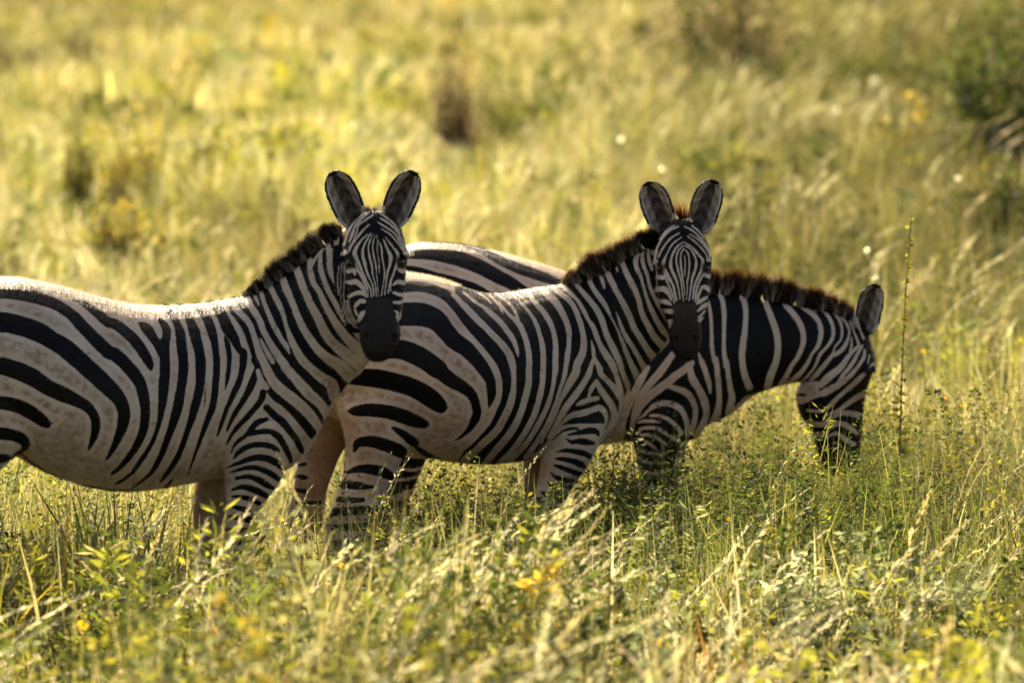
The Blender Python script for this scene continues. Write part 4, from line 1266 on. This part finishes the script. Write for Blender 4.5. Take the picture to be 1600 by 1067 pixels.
#        d0   d1   blades  width      weeds leaves leaf-size  seed stalks
zones = [(12.2, 17.2, 640, .0085, 72, 130, 1.6, 62), (17.2, 23.5, 1000, .0046, 92, 150, 0.9, 50), (23.5, 34, 760, .0065, 13, 140, 1.4, 26),
         (34, 60, 330, .010, 4.4, 150, 2.0, 8), (60, 110, 105, .017, 1.3, 140, 3.2, 1.8), (110, 230, 22, .036, .24, 110, 6.5, .3)]
for zi, (d0, d1, nb, bw, nw, nl, ls, ns) in enumerate(zones):
    r = np.random.default_rng(100 + zi)
    wide, pad = (1.25, 1.3) if d0 < 23 else (1.9, 1.0)
    far = float(smoothstep(20, 70, (d0 + d1) / 2 - 20))
    # blades, growing in tufts of one kind
    k = 9
    x0, y0 = scatter(d0, d1, nb / k, wide, pad, seed=zi * 3 + 1)
    herb_shade = smoothstep(1.25, .75, np.abs(x0 - .5)) * smoothstep(-2.3, -1.7, y0) * smoothstep(1.2, .7, y0)
    keep = r.random(len(x0)) > .6 * herb_shade
    x0, y0 = x0[keep], y0[keep]
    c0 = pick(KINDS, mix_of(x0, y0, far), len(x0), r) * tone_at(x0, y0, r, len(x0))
    sp = 0.04 * (1 + far * 4)
    x = np.repeat(x0, k) + r.normal(0, sp, len(x0) * k); y = np.repeat(y0, k) + r.normal(0, sp, len(y0) * k)
    n = len(x)
    col = np.repeat(c0, k, 0) * r.uniform(.8, 1.2, (n, 1))
    h = canopy(x, y) * r.uniform(.4, 1.2, n)
    tip = col * 0.75 + PAL['straw'] * 0.25 * r.uniform(.4, 1.4, (n, 1))
    grass.append(blades(x, y, h, bw * r.uniform(.4, 1.6, n), r.uniform(.05, .8, n) ** 1.3, col * .8, tip, r))
    # leafy weeds, each a little bush
    x, y = scatter(d0, d1, nw, wide, pad, seed=zi * 3 + 2)
    herb_shade = smoothstep(1.25, .75, np.abs(x - .5)) * smoothstep(-2.3, -1.7, y) * smoothstep(1.2, .7, y)
    keep = r.random(len(x)) < np.maximum((0.15 + 0.85 * clump(x, y)) / (1.6 if zi == 1 else 1), herb_shade)
    x, y = x[keep], y[keep]
    n = len(x)
    z = ground_h(x, y); h = canopy(x, y) * r.uniform(.62, 1.12, n)
    lean = r.normal(0, .14, (n, 2)) * h[:, None]
    wm = mix_of(x, y, far) * np.array([1.7, 1.0, .9, .10, .06, .30, 1.6, 1.6])
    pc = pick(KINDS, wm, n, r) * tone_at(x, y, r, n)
    grass.append(blades(x, y, h, np.full(n, .004 * ls), np.full(n, .12), pc * .7, pc * .8, r))
    pi_ = np.repeat(np.arange(n), nl)
    t = r.random(len(pi_)) ** 0.7
    spread = r.uniform(.55, 1.3, n)[pi_]
    rad = (0.02 + 0.12 * np.sqrt(ls)) * spread * (1.12 - t ** 2) * r.random(len(pi_)) ** .5
    az = r.random(len(pi_)) * 2 * math.pi
    P = np.stack([x[pi_] + lean[pi_, 0] * t + np.cos(az) * rad, y[pi_] + lean[pi_, 1] * t + np.sin(az) * rad, z[pi_] + h[pi_] * (.12 + .9 * t * (1 - .25 * rad / (.14 * np.sqrt(ls))))], 1)
    dv = np.stack([np.cos(az), np.sin(az), r.uniform(-.3, 1.1, len(pi_))], 1); dv /= np.linalg.norm(dv, axis=1)[:, None]
    kind = r.random(n)[pi_]
    ln = np.where(kind < .5, r.uniform(.012, .026, len(pi_)), r.uniform(.02, .045, len(pi_))) * ls
    wd = ln * np.where(kind < .5, .52, np.where(kind < .75, .30, .14))
    weeds.append(leaves(P, ln, wd, dv, pc[pi_] * r.uniform(.7, 1.35, (len(pi_), 1)), r))
    # seed stalks with nodding feathery heads
    x, y = scatter(d0, d1, ns, wide, pad, seed=zi * 3 + 3)
    keep = r.random(len(x)) < 0.16 + 0.84 * smoothstep(.44, .62, fbm(x, y, 1.3 + 5 * far, 57) + .12 * smoothstep(.8, .1, np.abs(x + .3)) * (y < -1.6))
    x, y = x[keep], y[keep]
    n = len(x)
    z = ground_h(x, y); h = canopy(x, y) * r.uniform(.95, 1.38, n); az = r.normal(0.35, .9, n); bd = r.uniform(.2, .72, n)
    keep = r.random(n) > .8 * smoothstep(1.25, .75, np.abs(x - .5)) * smoothstep(-2.0, -1.4, y) * smoothstep(1.2, .7, y)
    x, y, z, h, az, bd = x[keep], y[keep], z[keep], h[keep], az[keep], bd[keep]; n = len(x)
    pc = pick(['pale', 'straw', 'sage'], [1.0, .5, .15], n, r)
    seeds.append(blades(x, y, h, np.full(n, .0022 * ls), bd, pc * .5, pc * .8, r, az))
    m = 38
    pi_ = np.repeat(np.arange(n), m)
    t = 0.66 + 0.36 * np.tile(np.linspace(0, 1, m), n)
    dvv = np.stack([np.cos(az), np.sin(az), np.zeros(n)], 1)[pi_]
    hh, b_ = h[pi_], bd[pi_]
    P = np.stack([x[pi_], y[pi_], z[pi_] - .02], 1) + np.array([0, 0, 1.0]) * (hh * t * (1 - .35 * b_ * t) - hh * .10 * np.clip(t - .8, 0, 1) ** 1.2 * 2)[:, None] + dvv * (hh * b_ * t * t)[:, None]
    along = dvv * (2 * b_ * t)[:, None] + np.array([0, 0, 1.0]) * (1 - .9 * b_)[:, None]
    dv = along + r.normal(0, .30, (len(pi_), 3)); dv /= np.linalg.norm(dv, axis=1)[:, None]
    fat = np.sin(np.clip((t - .66) / .36, .05, .97) * math.pi) ** .6
    ln = r.uniform(.014, .027, len(pi_)) * ls ** .9 * (.35 + .65 * fat)
    seeds.append(leaves(P, ln, ln * .26, dv, pc[pi_] * r.uniform(.8, 1.3, (len(pi_), 1)), r))
r = np.random.default_rng(400)
for cx, cy, nn_, hh_, names in [(-1.62, -1.9, 40, .78, ['lime']), (-1.38, -2.0, 46, .80, ['lime', 'green']), (-1.24, -1.9, 34, .74, ['lime']), (-1.46, -2.5, 44, .74, ['lime', 'gold']), (-1.08, -2.2, 26, .72, ['lime']), (-1.72, -2.3, 30, .74, ['lime', 'green']),
                               (-1.75, -3.0, 40, .6, ['lime', 'gold']), (-.35, -3.4, 26, .5, ['lime', 'sage']), (.62, -1.2, 20, .5, ['lime']), (1.62, .4, 24, .5, ['lime', 'gold']), (1.3, -3.0, 30, .5, ['olive', 'gold']), (.55, -4.2, 40, .62, ['olive', 'rust']), (-.95, -4.6, 30, .55, ['sage', 'lime'])]:
    x = cx + r.normal(0, .07, nn_); y = cy + r.normal(0, .09, nn_)
    c = pick(names, [1] * len(names), nn_, r)
    grass.append(blades(x, y, hh_ * r.uniform(.6, 1.1, nn_), r.uniform(.008, .016, nn_), r.uniform(.05, .5, nn_), c * .8, c * 1.1, r))
V, F, Cc = join(grass); tag(np_mesh('grass', V, F, M_GRASS, None, Cc.clip(0, .8)), kind='stuff')
V, F, Cc = join(weeds); tag(np_mesh('leafy_ground_cover', V, F, M_LEAF, None, Cc.clip(0, .8)), kind='stuff')
V, F, Cc = join(seeds); tag(np_mesh('dry_seed_grass', V, F, M_DRY, None, Cc.clip(0, .85)), kind='stuff')


# ------------------------------------------------------------------ shrubs, mound, single plants
def local(parts, o):
    V, F, Cc = join(parts)
    return V - np.array(o), F, Cc


def sticks(P0, P1, w, col):
    """Tapered three-sided twigs from P0 to P1."""
    n = len(P0)
    d = P1 - P0; d /= np.linalg.norm(d, axis=1)[:, None] + 1e-9
    a = np.cross(d, np.array([0.31, 0.9, 0.2])); a /= np.linalg.norm(a, axis=1)[:, None] + 1e-9
    b = np.cross(d, a)
    V = []
    for k in range(3):
        o = (a * math.cos(k * 2.094) + b * math.sin(k * 2.094)) * w[:, None]
        V += [P0 + o, P1 + o * .45]
    V = np.stack(V, 1).reshape(-1, 3)
    q = np.array([[0, 2, 3, 1], [2, 4, 5, 3], [4, 0, 1, 5]])
    return V, (q[None] + 6 * np.arange(n)[:, None, None]).reshape(-1, 4), np.tile(np.array(col), (len(V), 1))


def shrub(u, vb, wpx, hpx, cols, wts, label, name='shrub', nleaf=2600, seed=0, twig=(.07, .045, .025), leafsize=1.0, root=.75, group='shrubs scattered over the far grass'):
    r = np.random.default_rng(900 + seed)
    p = ground_at(u, vb, 0.35)
    sc = (p[1] + 20) / FPX
    W, H = wpx * sc / 2, hpx * sc + 0.35
    o = empty(name, p); tag(o, label, 'shrub', group)
    nb = 60
    az = r.random(nb) * 2 * math.pi
    rad = W * r.random(nb) ** .55
    bx, by = np.cos(az) * rad, np.sin(az) * rad
    top = np.stack([bx * 1.1 + r.normal(0, .12 * W, nb), by * 1.1, H * r.uniform(.45, 1.0, nb) * (1 - .35 * (rad / W) ** 2)], 1)
    base = np.stack([bx * root, by * root, np.full(nb, -.05)], 1)
    midp = base * .45 + top * .55 + r.normal(0, .03, (nb, 3)) * W
    ww = np.full(nb, min(.006 * (1 + W), .009))
    V, F, Cc = join([sticks(base, midp, ww, twig), sticks(midp, top, ww * .55, twig)])
    np_mesh('stems', V, F, M_TWIG, o)
    if nleaf:
        bi = r.integers(0, nb, nleaf)
        t = r.uniform(.25, 1.05, nleaf)
        c = np.where((t < .6)[:, None], base[bi] + (midp[bi] - base[bi]) * (t / .6)[:, None], midp[bi] + (top[bi] - midp[bi]) * ((t - .6) / .4)[:, None])
        c = c + r.normal(0, .09 * W + .02, (nleaf, 3))
        c[:, 2] = np.abs(c[:, 2])
        dv = r.normal(0, 1, (nleaf, 3)) + np.array([0, 0, .5]); dv /= np.linalg.norm(dv, axis=1)[:, None]
        bc = pick(cols, wts, nb, r)[bi] * r.uniform(.75, 1.3, (nleaf, 1))
        ln = r.uniform(.05, .11, nleaf) * (0.6 + W * .7) * leafsize
        V, F, Cc = leaves(c, ln, ln * .45, dv, bc, r)
        np_mesh('foliage', V, F, M_LEAF, o, Cc.clip(0, .7))
    return o


shrub(215, 292, 120, 120, ['gold', 'lime', 'lime'], [1.0, 1., .8], 'golden yellow leafy shrub left of the nearest zebra, glowing orange at its middle', seed=1, nleaf=1300)
shrub(122, 285, 70, 120, ['lime', 'green'], [1.2, .6], 'slim green shrub standing left of the golden shrub', seed=2, nleaf=700)
shrub(335, 272, 120, 100, ['lime', 'green', 'gold'], [1.4, .6, .3], 'bright lime shrub right of the golden shrub, above the back of the nearest zebra', seed=3, nleaf=1300)
shrub(445, 268, 110, 100, ['lime', 'green', 'dark'], [1.2, .8, .5], 'lime green shrub with dark gaps just left of the nearest zebra\'s ears', seed=4, nleaf=1500)
shrub(190, 352, 130, 50, ['gold', 'olive', 'lime'], [.6, .8, .5], 'low olive shrub at the foot of the golden shrub', seed=5, nleaf=900)
shrub(860, 196, 190, 55, ['dark', 'green', 'olive'], [.8, 1, .8], 'low wide dark green shrub right of the dead brown shrub', seed=6)
shrub(1130, 126, 220, 230, ['umber', 'olive', 'dark'], [1, .4, .5], 'bare brown twiggy shrub at the top, above the middle zebra\'s ears', seed=7, nleaf=3600, twig=(.05, .032, .022))
shrub(1098, 190, 80, 60, ['umber', 'olive'], [.8, .6], 'small brown shrub below the bare twiggy one', seed=8, nleaf=900)
shrub(1255, 196, 110, 70, ['lime', 'green'], [1, .8], 'small bright green shrub between the bare shrub and the dark bush', seed=9, nleaf=1500)
shrub(1280, 300, 130, 90, ['dark', 'green', 'olive'], [.8, .9, .6], 'low dark green shrub right of the middle zebra\'s ears', seed=10)
shrub(1120, 268, 150, 55, ['green', 'lime', 'dark'], [.8, .7, .5], 'flat green shrub behind the middle zebra\'s ears', seed=11)
shrub(1585, 275, 230, 265, ['dark', 'dark', 'green', 'olive'], [1, .8, .4, .25], 'tall dark bush at the right edge of the picture', name='bush', nleaf=4600, seed=12, root=.55, leafsize=1.05)
shrub(1490, 215, 150, 160, ['dark', 'green', 'olive'], [.7, .8, .5], 'dark green shrub leaning against the left side of the tall dark bush', seed=16, nleaf=2600, leafsize=.8)
shrub(1395, 165, 170, 130, ['dark', 'green', 'olive'], [.5, .8, .8], 'loose green shrub between the bare twiggy shrub and the tall dark bush', seed=17, nleaf=1800)
shrub(1545, 120, 170, 140, ['dark', 'green', 'olive'], [.6, .8, .6], 'dark green shrub at the top right, behind the tall dark bush', seed=18, nleaf=2200)
shrub(1440, 285, 150, 150, ['olive', 'lime', 'gold', 'dark'], [1, .7, .4, .4], 'loose yellow olive shrub left of the tall dark bush', seed=13)
shrub(1560, 372, 190, 130, ['dark', 'green', 'olive'], [.9, .8, .7], 'low dark green shrub at the foot of the tall dark bush', seed=14)

shrub(712, 204, 74, 160, ['rust', 'dark', 'umber'], [.4, .3, 1.6], 'narrow upright dead brown shrub in the grass right of the nearest zebra\'s ears', name='dead_shrub', nleaf=1300, seed=15, root=.8, twig=(.15, .11, .08))

# the tall thin weed right of the grazing head
r = np.random.default_rng(11)
yS = 0.9
pts = [(1403, 760), (1406, 700), (1408, 640), (1410, 570), (1413, 500), (1417, 430), (1421, 375), (1424, 338)]
def at(u, v, y):
    d = ray(u, v); return CAM + d * ((y - CAM[1]) / d[1])
SP = [at(u, v, yS) for u, v in pts]
SP = [np.array([SP[0][0], yS, float(ground_h(SP[0][0], yS)) - .02])] + SP
SC = catmull(SP, 6)
root = SC[0].copy()
o = empty('weed_stalk', root)
tag(o, 'tall thin weed stalk with tiny buds, upright right of the grazing head', 'plant')
V, F, Cc = sticks(SC[:-1] - root, SC[1:] - root, np.linspace(.0068, .003, len(SC) - 1) * r.uniform(.8, 1.2, len(SC) - 1), (.17, .155, .035))
np_mesh('stem', V, F, M_LEAF, o, Cc)
tt = r.random(190); ii = (tt * (len(SC) - 1)).astype(int)
low = tt < .45
dv = np.stack([r.normal(0, 1, 190), r.normal(0, .6, 190), r.uniform(-.2, .9, 190)], 1); dv /= np.linalg.norm(dv, axis=1)[:, None]
ln = np.where(low, r.uniform(.03, .06, 190), r.uniform(.010, .026, 190))
colr = np.where(low[:, None], PAL['lime'] * 1.2, np.array([.20, .18, .035])) * r.uniform(.7, 1.3, (190, 1))
V, F, Cc = leaves(SC[ii] - root, ln, ln * np.where(low, .4, .8), dv, colr, r)
np_mesh('leaves', V, F, M_LEAF, o, Cc)


def flower(name, u, v, y, size, col, heart, label, cat, group, seed):
    """A flower on its stalk: petals round a small heart."""
    r = np.random.default_rng(seed)
    hd = at(u, v, y)
    g = np.array([hd[0] + r.normal(0, .03), y, float(ground_h(hd[0], y)) - .02])
    o = empty(name, g); tag(o, label, cat, group)
    C = catmull([g, g * .4 + hd * .6 + np.array([.01, 0, .02]), hd], 5) - g
    V, F, Cc = sticks(C[:-1], C[1:], np.full(len(C) - 1, .0022 + .05 * size), tuple(PAL['green']))
    np_mesh('stem', V, F, M_LEAF, o, Cc)
    n = 11
    a = np.arange(n) * 2 * math.pi / n
    tilt = r.uniform(.3, .8)
    e1 = np.array([1.0, 0, 0]); e2 = np.array([0, -math.sin(tilt), math.cos(tilt)]); nn = np.array([0, -math.cos(tilt), -math.sin(tilt)]) * -1
    dv = e1 * np.cos(a)[:, None] + e2 * np.sin(a)[:, None] - nn * .15
    V, F, Cc = leaves(np.tile(hd - g, (n, 1)), np.full(n, size), np.full(n, size * .55), dv, np.tile(np.array(col), (n, 1)), r)
    np_mesh('petals', V, F, M_LEAF, o, Cc)
    Vh, Fh = ellipsoid(hd - g - nn * .002, (size * .28,) * 3, 8, 6)
    Fh = [q if len(q) == 4 else (q[0], q[1], q[2], q[2]) for q in Fh]
    me = bpy.data.meshes.new('flower_heart'); me.from_pydata([tuple(q) for q in Vh], [], [tuple(dict.fromkeys(q)) for q in Fh])
    at_ = me.attributes.new('tint', 'FLOAT_COLOR', 'POINT'); at_.data.foreach_set('color', np.tile([*heart, 1.0], len(Vh)).astype(np.float32))
    me.materials.append(M_LEAF)
    h_ = bpy.data.objects.new('flower_heart', me); COL.objects.link(h_); h_.parent = o


WF = 'white flowers out of focus behind the zebras'
for i, (u, v, y, lab) in enumerate([(1366, 125, 42, 'white flower blurred to a disc, highest of those on the right'), (1307, 172, 34, 'faint white flower below and left of the highest white flower'),
                                    (1444, 190, 30, 'white flower nearest the loose olive shrub'), (970, 218, 24, 'white flower in the grass up and left of the middle zebra\'s ears'),
                                    (1034, 264, 16, 'white flower just above the middle zebra\'s left ear'), (1497, 278, 16, 'white flower in front of the tall dark bush'),
                                    (1355, 391, 8, 'white flower in the grass above the grazing zebra\'s mane'), (1367, 434, 6, 'white flower close to the tip of the grazing zebra\'s ear')]):
    flower('white_flower', u, v, y, .012 + .0007 * y, (.8, .78, .74), (.6, .5, .2), lab, 'flower', WF, 40 + i)
YF = 'yellow flowers in the near grass'
for i, (u, v, y, lab) in enumerate([(599, 872, -3.6, 'largest yellow flower in the near grass below the middle zebra\'s hind leg'), (536, 884, -3.6, 'orange yellow flower left of the largest yellow one'),
                                    (640, 930, -4.2, 'yellow flower low in the grass below the largest yellow one'), (958, 720, .55, 'tiny yellow flower under the middle zebra\'s chest'),
                                    (854, 901, -3.4, 'yellow flower among pale grass below the middle zebra\'s front legs'), (1035, 1002, -5.0, 'yellow flower near the bottom edge, right of the centre'),
                                    (1140, 810, -1.3, 'small orange flower in shade below the grazing zebra\'s chest'), (1442, 548, 3.4, 'small orange flower right of the weed stalk'),
                                    (1503, 631, 2.4, 'orange flower at the far right, lowest of those behind the stalk'), (1477, 624, 2.6, 'small yellow flower beside the orange flower at the far right'),
                                    (130, 975, -4.8, 'yellow flower at the bottom left of the near grass')]):
    flower('yellow_flower', u, v, y, .013 + .002 * max(0, -y - 2), (.75, .48, .03) if i % 3 else (.8, .38, .02), (.45, .22, .02), lab, 'flower', YF, 70 + i)
